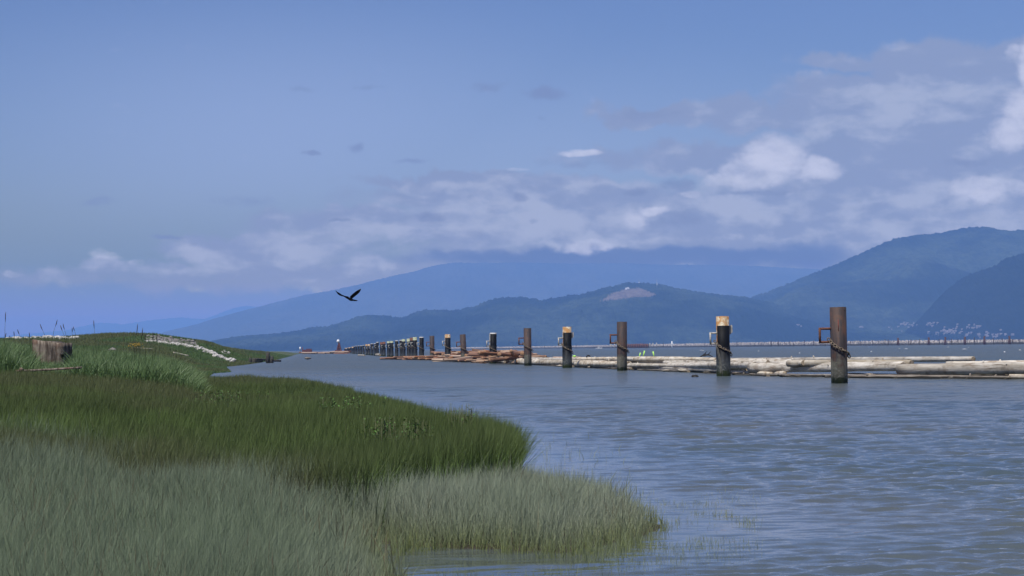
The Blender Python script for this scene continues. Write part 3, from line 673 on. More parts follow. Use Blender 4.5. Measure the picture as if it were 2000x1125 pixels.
# red-brown logs: a boomed heap behind the piles
protos = []
for k in range(8):
    mt = 'logred' if k % 3 else 'logtan'
    o = obj('cut_log', log_bm(1, .028, .024, 10, 8, 0, .14, 0, 90 + k, 1), [M[mt], M['cutorange']]); protos.append(o)
pu = [False] * 8
def red(px, Y, z, L, r, head, pitch=0, label='', group=''):
    k = rr.randrange(8); o = protos[k] if not pu[k] else protos[k].copy()
    if pu[k]: COL.objects.link(o)
    pu[k] = True; o.location = (gX(px, Y), Y, z); o.rotation_euler = (rr.random() * 6, pitch, head); o.scale = (L, r / .026, r / .026)
    o.rotation_mode = 'XYZ'; tag(o, (label % ('red-brown barked' if k % 3 else 'paler stripped tan')) if '%s' in label else label, 'log', group)
for i in range(262):
    s = rr.random(); Y = 285 + (430 - 285) * s; base = float(np.interp(Y, [258, 307, 345, 378, 418, 446], [1029, 961, 905, 873, 843, 822]))
    off = rr.uniform(-1.0, 9.5) if Y > 300 else rr.uniform(2, 7); px = base + off * FPX / Y
    if px > 1042 and Y < 330: px = rr.uniform(960, 1040)
    zmax = float(np.interp(px, [770, 826, 880, 900, 1035, 1045], [.5, 1.0, 1.35, 1.62, 1.6, 1.0])) * (.9 + .2 * rr.random())
    edge = min(1, (off + 1.4) / 2.2) if off < 1 else 1
    head = PI / 2 + .1 + rr.gauss(0, .75); r = rr.uniform(.11, .25); z = rr.uniform(.0, 1) ** .7 * zmax * edge
    red(px, Y, z, rr.uniform(2.5, 7.5), r, head, rr.gauss(0, .06), ('%s log in the heap ' + ('left of the cream topped pile' if px < 874 else 'just left of the leaning brown pile' if px < 905 else 'just right of the leaning brown pile' if px < 961 else 'right of the flat topped black pile')), 'red-brown logs heaped behind the piles')
for i in range(34):
    px = rr.uniform(1036, 1112); Y = rr.uniform(285, 330); red(px, Y, rr.uniform(0, .75), rr.uniform(3, 7), rr.uniform(.11, .22), rr.uniform(.2, 2.6), 0, 'red-brown log in the low part of the heap behind the cream topped pile', 'low red-brown logs right of the heap')
for i in range(30):
    px = rr.uniform(772, 868); Y = YB(px) + rr.uniform(4, 24); red(px, Y, rr.uniform(.0, .75) * (1 if px > 790 else .6), rr.uniform(4, 10), rr.uniform(.13, .26), rr.gauss(.6, .5), 0, 'long red-brown log at the left end of the heap, by the slim brown pile', 'red-brown logs at the left end of the heap')
for i in range(42):
    px = rr.uniform(596, 672); Y = rr.uniform(1230, 1420); red(px, Y, rr.uniform(.1, 1.3 if px > 645 else .75), rr.uniform(6, 12), rr.uniform(.3, .5), rr.gauss(.1, .35), 0, 'orange-brown log in the distant float left of the marker tower', 'distant logs by the marker tower')

# ------------------------------------------------------------------ small things on and near the raft
for (x0, y0, x1, y1, lb) in ((1248, 697, 1251, 689, 'shortest lime green stake, left of the three'), (1256, 696, 1259, 685, 'tallest lime green stake, in the middle'), (1278, 697, 1275.5, 686.5, 'lime green stake leaning left, apart from the other two')):
    Y = YB(x0) + 5; b = bmesh.new(); a = at(x0, y0 + 2, Y); c = at(x1, y1, Y); tube(b, [(0, 0, 0), c - a], [.055, .065], 8)
    tag(obj('marker_stake', finish(b), M['lime'], loc=a), lb + ', standing on the pale logs', 'stake')
b = bmesh.new(); bmesh.ops.create_icosphere(b, subdivisions=2, radius=.16)
for v in b.verts: v.co.z *= .8; v.co.x *= 1.3; v.co *= 1 + .15 * math.sin(v.co.x * 30)
tag(obj('float_buoy', b, M['lime'], loc=at(1122, 696, YB(1122) + 5)), 'small lime green float lying on logs right of the cream topped pile', 'float')
b = bmesh.new(); tube(b, [(-.2 * math.cos(a), 0, .2 * math.sin(a)) for a in np.linspace(-.1, PI + .1, 10)], [.04, .06, .07, .08, .085, .085, .08, .07, .06, .05], 8)
tag(obj('root_knot', finish(b), M['dark'], loc=at(1149, 698, YB(1149) + 4.5)), 'dark curved root knot sitting on the pale logs', 'driftwood')
def lump(name, px, py, Y, s, m_, lb, cat, sd=0, group=None, zoff=0):
    b = bmesh.new(); bmesh.ops.create_icosphere(b, subdivisions=3, radius=1)
    for v in b.verts: v.co *= 1 + (float(fbm(v.co.x * 1.5 + sd * 5 + 9, v.co.y * 1.5 + v.co.z * 2 + sd, 4)) - .5) * .9
    bmesh.ops.scale(b, vec=s, verts=b.verts); p = at(px, py, Y); p.z += zoff
    return tag(obj(name, b, m_, loc=p), lb, cat, group)
lump('floating_chunk', 1358, 735.5, 152, (.26, .2, .13), M['dark'], 'small dark chunk floating left of the second nearest pile', 'driftwood', 3)
lump('floating_snag', 601, 699.5, 500, (.75, .5, .26), M['logwet'], 'dark lumpy snag floating alone in the channel', 'driftwood', 5)
for k, (x0, x1, y0, y1) in enumerate(((1375, 1392, 695, 697), (1368, 1384, 697, 694))):
    b = bmesh.new(); a = at(x0, y0, YB(x0) + 5); c = at(x1, y1, YB(x1) + 5); mid = (a + c) / 2 + Vector((0, 0, .15)); tube(b, [Vector((0, 0, 0)), mid - a, c - a], [.05, .06, .03], 6)
    tube(b, [mid - a, mid - a + Vector((.2, 0, .25))], [.04, .02], 5)
    tag(obj('driftwood_branch', finish(b), M['dark'], loc=a), ('dark forked branch lying on the raft, the lower one' if k == 0 else 'dark forked branch sticking up from the raft, the upper one'), 'driftwood')

# ------------------------------------------------------------------ far breakwater, pilings, marks
bx = np.array([(870, 4900), (1040, 4300), (1250, 3500), (1500, 2900), (1750, 2450), (2000, 2130), (2300, 1850)], float)
def BWY(px): return float(np.interp(px, bx[:, 0], bx[:, 1]))
pxs = np.arange(870, 2300, .8); YY = np.interp(pxs, bx[:, 0], bx[:, 1])
prof = [(-9, -1.5, 0), (-6.5, .6, 0), (-5, 1.9, .0), (-3.4, 3.2, 1), (-1.6, 4.3, 1), (0, 4.9, 1), (1.6, 4.4, 1), (4, 2.5, 1), (8, -1.5, 0)]
V = []; Al = []
for j, (oy, z, lt) in enumerate(prof):
    jz = (RNG.random(len(pxs)) - .5) * 1.5 * (z > 1); jy = (RNG.random(len(pxs)) - .5) * 1.6
    hgt = np.interp(pxs, [870, 1040, 1500, 2000, 2300], [.95, 1, 1.25, .95, .95])
    Y = YY + oy + jy; V.append(np.stack([(pxs - 1000) / FPX * YY, Y, np.where(z > 0, z * hgt + jz, z)], -1)); Al.append(np.full(len(pxs), lt) * 1.0)
def f_rip(t, bs, out):
    p = wpos(t); n = t.noise(p, .35, 5, .8); z = t.sep(p)[2]
    c = t.mix(t.mr(n, .42, .58), (.12, .11, .115), (.42, .385, .365)); c = t.mix(t.mr(t.m('ADD', z, t.m('MULTIPLY', t.m('SUBTRACT', n, .5), 3.0)), 3.0, 1.8), c, (.05, .05, .055))
    t.put(bs.inputs['Base Color'], c)
M['riprap'] = mat('riprap_rock', f_rip, .9)
tag(obj('breakwater', np_mesh('breakwater', np.concatenate(V), grid_faces(len(prof), len(pxs))), M['riprap'], smooth=False), 'long low rock breakwater across the far side of the water', 'breakwater')
big = [350, 750, 965, 1220, 1475, 1800]
plist = [(1700 + v / 6.667, v in big) for v in (17, 180, 222, 350, 485, 520, 630, 750, 820, 885, 965, 1045, 1130, 1220, 1345, 1475, 1590, 1705, 1800, 1840, 1925)]
plist += [(1500 + v / 4, False) for v in (20, 75, 125, 165, 195, 280, 350, 440, 495, 640, 718)] + [(1150 + v / 5, False) for v in (720, 1120, 1190, 1440, 1770, 1840)] + [(1062, False), (1124, False)]
for k, (px, bg) in enumerate(plist):
    Y = BWY(px) - 14; r = 1.1 if bg else .42; h = (8.6 if bg else rr.uniform(4.5, 7.5)) + (.6 if px < 1600 else 0)
    b = bmesh.new(); tube(b, [(0, 0, -2), (0, 0, h)], [r, r * .9], 10)
    if bg:
        for a in range(4): tube(b, [(1.5 * math.cos(a * 1.57 + .4), 1.5 * math.sin(a * 1.57 + .4), -2), (.8 * math.cos(a * 1.57 + .4), .8 * math.sin(a * 1.57 + .4), h * .62)], .45, 8)
    o = obj('breakwater_piling', finish(b), M['darkrust'] if bg else M['steel'], loc=((px - 1000) / FPX * Y, Y, 0))
    if bg: tag(o, 'tall rusty piling cluster standing before the far breakwater at right', 'piling', 'tall piling clusters by the breakwater')
    else: tag(o, 'thin dark piling standing before the far breakwater', 'piling', 'thin pilings by the breakwater')
Y = 2900; w = empty('sheet_pile_wall', at(1243, 680, Y)); w.location.z = 0; tag(w, 'rust red wall of upright piles against the far breakwater', 'wall')
for k in range(13):
    px = 1223 + k * 3.5; b = bmesh.new(); hh = 6.0 + rr.uniform(-.3, .3); tube(b, [(0, 0, -2), (0, 0, hh)], .85, 10); obj('pile_column', finish(b), M['rust'], w, loc=((px - 1243) / FPX * Y, 0, 0))
b = bmesh.new(); box(b, (0, 1.2, 2.6), (34, .5, 4.6)); obj('backing_wall', b, M['steel'], w, smooth=False)
for k, (px, hh) in enumerate(((1192, 6), (1199, 6.2), (1268, 6.6), (1274, 6.8), (1281, 7.0))):
    b = bmesh.new(); tube(b, [(0, 0, -2), (0, 0, hh * .6), (0, 0, hh)], [.6, .6, .6], 10); b2 = obj('bleached_piling', finish(b), M['galv'], loc=((px - 1000) / FPX * Y, Y, 0)); tag(b2, 'short bleached piling beside the rust red pile wall', 'piling', 'bleached pilings by the rust red wall')
Y = 2880; mk = empty('navigation_beacon', ((1311 - 1000) / FPX * Y, Y, 0)); tag(mk, 'white beacon post with crossed boards before the breakwater', 'beacon')
b = bmesh.new(); tube(b, [(0, 0, -2), (0, 0, 8.6)], [.9, .7], 10); obj('post', finish(b), M['white'], mk)
b = bmesh.new(); box(b, (0, -.9, 5.2), (3.6, .2, 1.2)); obj('cross_board', b, M['white'], mk, smooth=False)
# motor boat
Y = 2500; bt = empty('motor_boat', ((1168 - 1000) / FPX * Y, Y, 0)); tag(bt, 'small white motor boat running along the far breakwater', 'boat')
b = bmesh.new(); st = [(-3.6, 1.3, .9), (-1.5, 1.35, .95), (1.2, 1.2, 1.15), (2.8, .7, 1.4), (4.0, .05, 1.65)]; rg = []
for x, hw, fb in st: rg.append([b.verts.new(p) for p in ((x, -hw, fb), (x, -hw * .75, -.3), (x, hw * .75, -.3), (x, hw, fb))])
for i in range(4):
    for k in range(4): b.faces.new((rg[i][k], rg[i][(k + 1) % 4], rg[i + 1][(k + 1) % 4], rg[i + 1][k]))
b.faces.new(rg[0]); b.faces.new(rg[-1][::-1]); obj('hull', finish(b), M['white'], bt, smooth=False)
b = bmesh.new(); vs = box(b, (-.2, 0, 1.75), (2.6, 1.7, 1.3))
for v in vs:
    if v.co.z > 2: v.co.x = v.co.x * .7 - .2
obj('cabin', b, M['white'], bt, smooth=False)
b = bmesh.new(); box(b, (-.2, 0, 1.75), (2.3, 1.74, .45)); obj('window_band', b, M['dark'], bt, smooth=False)
b = bmesh.new(); tube(b, [(-.6, 0, 2.4), (-.7, 0, 3.6)], .05, 6); obj('mast', finish(b), M['galv'], bt)
# marker tower on the left
Y = 1330; mk = empty('channel_marker', (gX(661, Y), Y, 0)); tag(mk, 'red framed channel marker tower with a white topmark, at the far end of the piles', 'marker tower')
b = bmesh.new()
for sx in (-1, 1):
    for sy in (-1, 1): tube(b, [(sx * 1.6, sy * 1.6, 0), (sx * .25, sy * .25, 6.4)], .28, 6)
for z in (2, 3.6, 5): q = 1.6 - 1.35 * z / 6.4; tube(b, [(-q, -q, z), (q, -q, z)], .14, 5); tube(b, [(-q, q, z), (q, q, z)], .14, 5); tube(b, [(-q, -q, z - 1.4), (q * .8, -q, z)], .12, 5)
box(b, (0, 0, 3.2), (1.0, 1.0, 5.6)); obj('frame', finish(b), M['redpaint'], mk, smooth=False)
b = bmesh.new(); box(b, (.1, 0, .35), (4.8, 4, 1.3)); box(b, (-1.8, 0, 1.4), (1.4, 2.4, 1.2)); obj('platform', b, M['rust'], mk, smooth=False)
b = bmesh.new(); bmesh.ops.create_uvsphere(b, u_segments=12, v_segments=8, radius=.95); bmesh.ops.scale(b, vec=(1, 1, 1.1), verts=b.verts); bmesh.ops.translate(b, vec=(-.5, 0, 7.6), verts=b.verts); obj('topmark', b, M['white'], mk)
b = bmesh.new(); tube(b, [(0, 0, 6.2), (0, 0, 7)], .2, 6); obj('mast', finish(b), M['dark'], mk)
Y = 1420; b = bmesh.new(); tube(b, [(0, 0, -1), (0, 0, 2.4), (0, 0, 2.5), (0, 0, 4.2)], [.3, .3, .42, .42], 10); tag(obj('white_post', finish(b), M['white'], loc=(gX(585, Y), Y, .2)), 'white post at the tip of the grassy spit', 'post')
b = bmesh.new(); tube(b, [(0, 0, -1), (0, 0, 4.2)], [.5, .2], 8); tag(obj('red_post', finish(b), M['redpaint'], loc=(gX(589.5, Y), Y, .2)), 'dark red post beside the white post at the spit tip', 'post')
b = bmesh.new(); box(b, (0, 0, 1.6), (6, 3, 2)); box(b, (1, 0, 2.9), (3.5, 1, .5)); tag(obj('work_float', b, M['redpaint'], loc=(gX(599, 1380), 1380, 0), smooth=False), 'low dark red work float right of the posts at the spit tip', 'float')
# houses of the far town and the hilltop masts
wm, rm = None, None
def house(px, py, Y, s, k, cx=0):
    b = bmesh.new(); box(b, (0, 0, -5), (13 * s, 9, 12)); 
    r = [b.verts.new(p) for p in ((-7 * s, -5, 1), (7 * s, -5, 1), (7 * s, 5, 1), (-7 * s, 5, 1), (-7 * s, 0, 4), (7 * s, 0, 4))]
    for q in ((0, 1, 5, 4), (2, 3, 4, 5), (0, 4, 3), (1, 2, 5), (3, 2, 1, 0)):
        f = b.faces.new([r[i] for i in q]); f.material_index = 1
    o = obj('house', b, [M['wall'], M['roof']], loc=at(px, py, Y), smooth=False)
    tag(o, 'tiny pale house of the far shore town, ' + ('alone left of the nearest pile' if px < 1600 else 'in its scattered left part' if px < 1800 else 'in its dense middle part' if px < 1880 else 'in its right part'), 'house', 'houses of the far shore town')
clusters = [(1770, 634, 14, 3, 16), (1815, 634, 10, 4, 10), (1850, 648, 22, 6, 34), (1900, 640, 14, 6, 10), (1915, 655, 28, 5, 16), (1560, 636, 8, 2, 3), (1684, 640, 6, 2, 3), (1765, 640, 30, 6, 8), (1960, 655, 20, 6, 8)]
hn = 0
_H = {}
def hill_surface(px, py):
    """distance at which the sight line through px, py meets the near hills or the mountain"""
    return None
dg = bpy.context.evaluated_depsgraph_get(); bpy.context.view_layer.update(); dg = bpy.context.evaluated_depsgraph_get()
from mathutils.bvhtree import BVHTree
def bvh(name):
    o = bpy.data.objects[name]; me = o.data; return BVHTree.FromPolygons([v.co for v in me.vertices], [p.vertices for p in me.polygons])
TR = [bvh(n_) for n_ in ('near_hills', 'right_mountain', 'cloud_shaded_headland')]
def hit(px, py):
    o = Vector((0, 0, CH)); d = Vector(ray(px, py)).normalized(); best = None
    for tr in TR:
        h_ = tr.ray_cast(o, d)
        if h_[0] is not None and (best is None or h_[3] < best[1]): best = (h_[0], h_[3])
    return best[0] if best else None
for cx, cy, sx, sy, n_ in clusters:
    for _ in range(n_):
        px, py = rr.gauss(cx, sx * .6), rr.gauss(cy, sy * .6)
        if py > hor(px) - 6: continue
        p = hit(px, py)
        if p is None: continue
        house(px, py, p.y, rr.uniform(.35, 1.1), 0); bpy.context.scene.collection.objects[-1].location = p + Vector((0, -6, 2))
for px, py0, py1, lb in ((1248, 556, 545, 'left and shorter radio mast on the bare hilltop'), (1283, 562, 545, 'right radio mast with white dishes on the hilltop')):
    p = hit(px, py0) or at(px, py0, 13400); top = at(px, py1, p.y); h_ = top.z - p.z
    e = empty('radio_mast', p); tag(e, lb, 'mast'); b = bmesh.new(); tube(b, [(0, 0, -10), (0, 0, h_)], [1.5, .7], 6); obj('mast_pole', finish(b), M['galv'], e)
    for z in ((.35, .5) if px > 1260 else (.4,)):
        b = bmesh.new(); bmesh.ops.create_uvsphere(b, u_segments=10, v_segments=6, radius=3.6); bmesh.ops.translate(b, vec=(1, -4, h_ * z), verts=b.verts); obj('dish', b, M['white'], e)
p = hit(1225, 564.5) or at(1225, 564, 13300); b = bmesh.new(); box(b, (0, -4, 2), (26, 10, 12)); box(b, (4, -4, 9), (10, 9, 4)); tag(obj('hilltop_building', b, M['white'], loc=p, smooth=False), 'white building beside the bare clearing on the hilltop', 'building')

# ------------------------------------------------------------------ whitecaps
v = []; f = []
for (px, py, w) in ((1368, 684.3, 8), (1372, 685, 4), (1768, 681.5, 9), (1755, 681, 4), (1882, 682, 12), (1850, 678, 6), (1890, 678.5, 3), (1165, 681.2, 9), (1560, 690, 4), (1700, 687, 5), (1960, 688, 6), (1480, 686, 4), (1990, 684, 5)):
    Y = CH * FPX / (py - hor(px)); c = Vector((gX(px, Y), Y, .1)); wx = w * mpx(Y) * .5; k0 = len(v)
    for k in range(12):
        a = 2 * PI * k / 12; q = rr.uniform(.6, 1.1); v.append((c.x + wx * q * math.cos(a), c.y + wx * .8 * q * math.sin(a), .02))
    v.append((c.x, c.y, .22)); f += [(k0 + k, k0 + (k + 1) % 12, k0 + 12) for k in range(12)]
tag(obj('foam', np_mesh('foam', np.array(v), np.array(f)), M['foam']), kind='stuff')

# ------------------------------------------------------------------ shore things on the left
def gz(x, y): return float(land_z(np.array([x]), np.array([y]))[0])
Y = 72; X = gX(100, Y); st = empty('tree_stump', (X, Y, 1.35)); tag(st, 'large weathered grey-brown stump standing in the tall green grass', 'stump')
b = bmesh.new(); rg = []; n = 40; zt = CH + (hor(100) - 668) * Y / FPX - 1.35
for j in range(13):
    s = j / 12; z = -.4 + (zt + .4) * s; ring_ = []
    for k in range(n):
        a = 2 * PI * k / n; r = .63 + .10 * (1 - s) ** 2 + .045 * math.sin(a * 7 + 1) + .03 * math.sin(a * 17) + .10 * (float(fbm(a * 2.2 + 3, s * 1.2, 3)) - .5)
        zz = z + (s > .9) * ((float(fbm(a * 2 + 9, 2, 2)) - .5) * .12 - .05 * math.cos(a))
        ring_.append(b.verts.new((r * math.cos(a), r * math.sin(a) * .9, zz)))
    rg.append(ring_)
for j in range(12):
    for k in range(n): b.faces.new((rg[j][k], rg[j][(k + 1) % n], rg[j + 1][(k + 1) % n], rg[j + 1][k]))
b.faces.new(rg[-1]); obj('stump_wood', finish(b), M['stump'], st)
b = bmesh.new(); tube(b, [(.44, -.42, zt - .42), (.47, -.5, zt - .42)], .075, 12); obj('knot_hole_shade', finish(b), M['dark'], st)  # dark plug painted as the shade within the knot hole
a = at(28, 725, 62); c = at(165, 716, 64); a.z = gz(a.x, a.y) + .28; c.z = gz(c.x, c.y) + .3
a = at(30, 725, 60.5); c = at(160, 718, 61)
o = obj('driftwood_pole', log_bm((c - a).length, .036, .03, 10, 12, .01, .15, 1, 7, 1), [M['stump'], M['stump']]); orient(o, a, c); tag(o, 'long grey driftwood pole lying in the grass below the stump', 'driftwood')
for k, (px, py, sx) in enumerate(((487, 711.5, 3.2), (495, 711, 4.5), (522, 703, 4), (529.5, 707, 3))):
    Y = CH * FPX / (709.5 + (0 if k < 2 else -.5) - hor(px)); 
    b = bmesh.new(); r = sx * mpx(Y); hh = (1.0, .9, 1.9, 1.2)[k]; tube(b, [(0, 0, -.5), (0, 0, hh * .5), (.05, 0, hh)], [r * 1.15, r, r * .7], 12)
    for v_ in b.verts: v_.co.x += rr.uniform(-.08, .08); v_.co.z += rr.uniform(-.08, .08)
    tag(obj('rotten_stub', finish(b), M['darkwood'], loc=(gX(px, Y), Y, 0)), ('leftmost low dark rotten stub at the spit edge', 'broad low rotten stub standing in water off the spit', 'tallest rotten stub at the edge of the spit', 'small rotten stub right of the tallest one')[k], 'stump')
for k, (x0, y0, x1, y1, lb) in enumerate(((500, 701.5, 522, 703, 'dark beam lying left of the tallest rotten stub'), (520, 704, 548, 705, 'dark beam reaching over the water right of the tallest stub'), (494, 706.5, 512, 705.5, 'short dark beam half buried in the spit edge'))):
    a = at(x0, y0, 392); c = at(x1, y1, 396); o = obj('old_beam', log_bm((c - a).length, .22, .18, 10, 8, .01, .2, 1, 300 + k, 0), [M['darkwood']]); orient(o, a, c); tag(o, lb, 'beam')
for k, (x0, x1, y0, y1) in enumerate(((258, 272, 686, 686.5), (268, 298, 683.5, 687), (338, 368, 687.5, 688.5), (284, 298, 684.5, 686))):
    Y = 330; a = at(x0, y0, Y); c = at(x1, y1, Y + 2); a.z = gz(a.x, a.y) + .25; c.z = gz(c.x, c.y) + .25
    o = obj('beached_log', log_bm((c - a).length, .16, .12, 8, 8, .02, .1, 0, 320 + k, 1), [M['log'], M['cutend']]); orient(o, a, c); tag(o, ('shortest pale beached log left of the yellow flowers', 'long pale beached log on the grass slope under the rocks', 'grey beached log between the rocks and the marsh', 'small pale beached log above the long one')[k], 'log')
lump('grey_boulder', 220, 680, 300, (.55, .4, .3), M['rockgrey'], 'small grey boulder with a pale edge in the grass of the mound', 'boulder', 8).location.z = gz(gX(220, 300), 300) + .35
# pale rocks in two lines, each rock by itself
rp = []
for i in range(6):
    b = bmesh.new(); bmesh.ops.create_icosphere(b, subdivisions=2, radius=1)
    for v_ in b.verts: v_.co *= 1 + (float(fbm(v_.co.x * 1.3 + i * 3, v_.co.y * 1.3 + v_.co.z * 2.1, 2)) - .5) * 1.0
    bmesh.ops.scale(b, vec=(1, .9, .62), verts=b.verts); me = bpy.data.meshes.new('rock'); b.to_mesh(me); b.free(); me.materials.append(M['rock']); rp.append(me)
def rock(px, Y, s, lb, grp, me=None):
    x = gX(px, Y); o = bpy.data.objects.new('rock', me or rp[rr.randrange(6)]); COL.objects.link(o); o.location = (x, Y, gz(x, Y) + s * .35); o.scale = (s * rr.uniform(.8, 1.4), s, s * rr.uniform(.8, 1.2)); o.rotation_euler = (rr.uniform(-.3, .3), rr.uniform(-.3, .3), rr.uniform(0, 6)); tag(o, lb, 'rock', grp)
for i in range(80): rock(rr.uniform(14, 152), rr.uniform(396, 407), rr.uniform(.35, .65), 'white rock in the line behind the stump', 'white rocks behind the stump')
for i in range(165):
    u = rr.random(); px = 284 + 172 * u; rock(px + rr.gauss(0, 1), float(np.interp(px, [284, 340, 400, 456], [398, 394, 392, 372])) + rr.gauss(0, 3.2) * (.35 + u), rr.uniform(.25, .55), 'white rock in the line running down the mound to the marsh', 'white rocks running down the mound')
gm = []
for me in rp[:3]:
    m2 = me.copy(); m2.materials.clear(); m2.materials.append(M['rockgrey']); gm.append(m2)
for i in range(50): rock(rr.uniform(283, 385), rr.uniform(404, 446), rr.uniform(.15, .4), 'grey stone on the bare gravel slope of the mound', 'grey stones on the mound', gm[i % 3])
for i in range(12): rock(rr.uniform(430, 446), rr.uniform(410, 440), rr.uniform(.2, .4), 'small pale rock on the crest right of the mound', 'pale rocks on the crest')

# ------------------------------------------------------------------ grass
def blades(name, pts, h, w, lean, ldir, m_, seg=2, facing=None, wind=(0, 0)):
    """one mesh of tapered bent blades"""
    N = len(pts); f_ang = RNG.uniform(-.9, .9, N) if facing is None else facing
    sx, sy = np.cos(f_ang) * w * .5, np.sin(f_ang) * w * .5
    lx, ly = np.cos(ldir) * lean + wind[0], np.sin(ldir) * lean + wind[1]
    V = np.zeros((N, 2 * seg + 1, 3), np.float32); tip = np.zeros((N, 2 * seg + 1), np.float32)
    for j in range(seg + 1):
        s = j / seg; cx = pts[:, 0] + lx * h * s ** 1.8; cy = pts[:, 1] + ly * h * s ** 1.8; cz = pts[:, 2] - .03 + (h + .03) * (s - .25 * (lx ** 2 + ly ** 2) * s * s)
        if j < seg:
            k = 1 - .35 * s
            V[:, 2 * j] = np.stack([cx - sx * k, cy - sy * k, cz], -1); V[:, 2 * j + 1] = np.stack([cx + sx * k, cy + sy * k, cz], -1); tip[:, 2 * j] = tip[:, 2 * j + 1] = s
        else: V[:, 2 * seg] = np.stack([cx, cy, cz], -1); tip[:, 2 * seg] = 1
    nv = 2 * seg + 1; b0 = (np.arange(N) * nv)[:, None]; T = []
    for j in range(seg - 1): T += [[2 * j, 2 * j + 1, 2 * j + 3], [2 * j, 2 * j + 3, 2 * j + 2]]
    T += [[2 * seg - 2, 2 * seg - 1, 2 * seg]]
    F = (b0[:, :, None] + np.array(T)[None]).reshape(-1, 3)
    return V.reshape(-1, 3), F, tip.ravel(), nv
def grass(name, pts, h, w, lean, m_, tone, seg=2, wind=(0, 0), shift=0, dry=None):
    ld = RNG.uniform(0, 6.283, len(pts)); V, F, tip, nv = blades(name, pts, h, w, lean, ld, m_, seg, None, wind)
    o = obj(name, np_mesh(name, V, F, {'tip': tip, 'rnd': np.repeat(np.clip(RNG.random(len(pts)) * .9 + shift, 0, .94) + (RNG.random(len(pts)) > .985) * .1, nv), 'tone': np.repeat(tone, nv), 'dry': np.repeat(np.zeros(len(pts)) if dry is None else dry, nv)}), m_, smooth=False)
    return tag(o, kind='stuff')
def scatter(Y0, Y1, p0, p1, dens):
    """random points in a wedge; dens(Y) per square metre given as array"""
    out = []
    e = np.exp(np.arange(math.log(Y0), math.log(Y1), .03)); e = np.append(e, Y1)
    for a, c in zip(e[:-1], e[1:]):
        area = (p1 - p0) / FPX * (c * c - a * a) / 2; n_ = int(area * dens((a + c) / 2))
        Y = RNG.uniform(a, c, n_); px = RNG.uniform(p0, p1, n_); out.append(np.stack([(px - 1000) / FPX * Y, Y], -1))
    p = np.concatenate(out); return p
def f_blade(lo, hi, tipc, alt, transl=.25):
    def f(t, bs, out):
        tp, r, tn = t.attr('tip'), t.attr('rnd'), t.attr('tone')
        c = t.mix(t.mr(r, .1, .9), lo, hi); c = t.mix(t.attr('dry'), c, t.mix(r, (.13, .17, .10), (.40, .42, .33))); c = t.mix(tn, c, alt); c = t.mix(t.m('MULTIPLY', t.mr(tp, .35, 1), .8), c, tipc)
        c = t.mix(t.mr(r, .955, .96), c, (.20, .17, .10))
        t.put(bs.inputs['Base Color'], c)
        tr = t.n('ShaderNodeBsdfTranslucent', ins={'Color': c}); mx = t.n('ShaderNodeMixShader', ins={0: transl}); t.t.links.new(bs.outputs[0], mx.inputs[1]); t.t.links.new(tr.outputs[0], mx.inputs[2]); t.t.links.new(mx.outputs[0], out.inputs[0])
    return f
M['g_pale'] = mat('pale_marsh_grass', f_blade((.03, .065, .025), (.175, .24, .135), (.24, .285, .19), (.16, .19, .06)), .7, .25)
M['g_dark'] = mat('dark_rush_grass', f_blade((.014, .034, .006), (.12, .20, .045), (.105, .14, .045), (.10, .088, .055)), .65, .25)
M['g_tall'] = mat('tall_green_grass', f_blade((.045, .10, .03), (.11, .20, .06), (.14, .21, .085), (.10, .16, .035)), .5, .4)
M['g_mound'] = mat('mound_grass', f_blade((.05, .10, .03), (.10, .17, .05), (.12, .165, .07), (.11, .095, .045)), .7, .2)
def YBound(px): return np.interp(px, [-100, 0, 100, 250, 500, 730, 900, 1020, 1300], [27, 27, 26.5, 26.5, 28.2, 25.8, 29, 30.5, 30.5]) + np.where(np.asarray(px) > 1003, 40, 0)
def prep(p):
    d = shore_d(p[:, 0], p[:, 1]); px = 1000 + FPX * p[:, 0] / p[:, 1]; return d, px
# pale foreground grass
p = scatter(13.5, 52, -90, 1480, lambda Y: 1700 if Y < 24 else 1700 * (24 / Y) ** 1.2); d, px = prep(p)
nz = fbm(p[:, 0] / 1.2, p[:, 1] / 2.0, 3)
isw = d < 0
fr = np.exp(np.minimum(d, 0) / .8) * .35 * (p[:, 1] < 34) * (px > 760)
cl_ = fbm(p[:, 0] / .8, p[:, 1] / .9, 2) > .5
sparse = cl_ * (.05 * sstep(px, 1230, 1290) * sstep(px, 1440, 1370) * sstep(p[:, 1], 28.2, 29.2) * sstep(p[:, 1], 32, 31) + .03 * sstep(px, 1270, 1300) * sstep(px, 1385, 1350) * sstep(p[:, 1], 25, 25.6) * sstep(p[:, 1], 27.6, 26.8)) + .002 * sstep(px, 1180, 1240) * sstep(px, 1470, 1380) * sstep(p[:, 1], 23, 26) * sstep(p[:, 1], 34, 31) + .01 * (px > 1060) * (px < 1230) * np.exp(np.minimum(d, 0) / 1.2)
yb = YBound(px) + (nz - .5) * 8 + RNG.normal(0, .9, len(p)) + sstep(px, 420, 150) * RNG.normal(1, 3.2, len(p))
keep = np.where(isw, RNG.random(len(p)) < np.maximum(fr * (nz > .45), sparse), RNG.random(len(p)) < (.25 + .75 * sstep(d, -.1, .5 + .5 * sstep(px, 1000, 1200))) * (1 - .65 * sstep(px, 1190, 1325)) * (.5 + .9 * nz))
keep &= (p[:, 1] < yb) & ((d > -3.2) | (sparse > 0))
p, d, px, nz = p[keep], d[keep], px[keep], nz[keep]
z = np.maximum(land_z(p[:, 0], p[:, 1], d), -.06); print('pale', len(p))
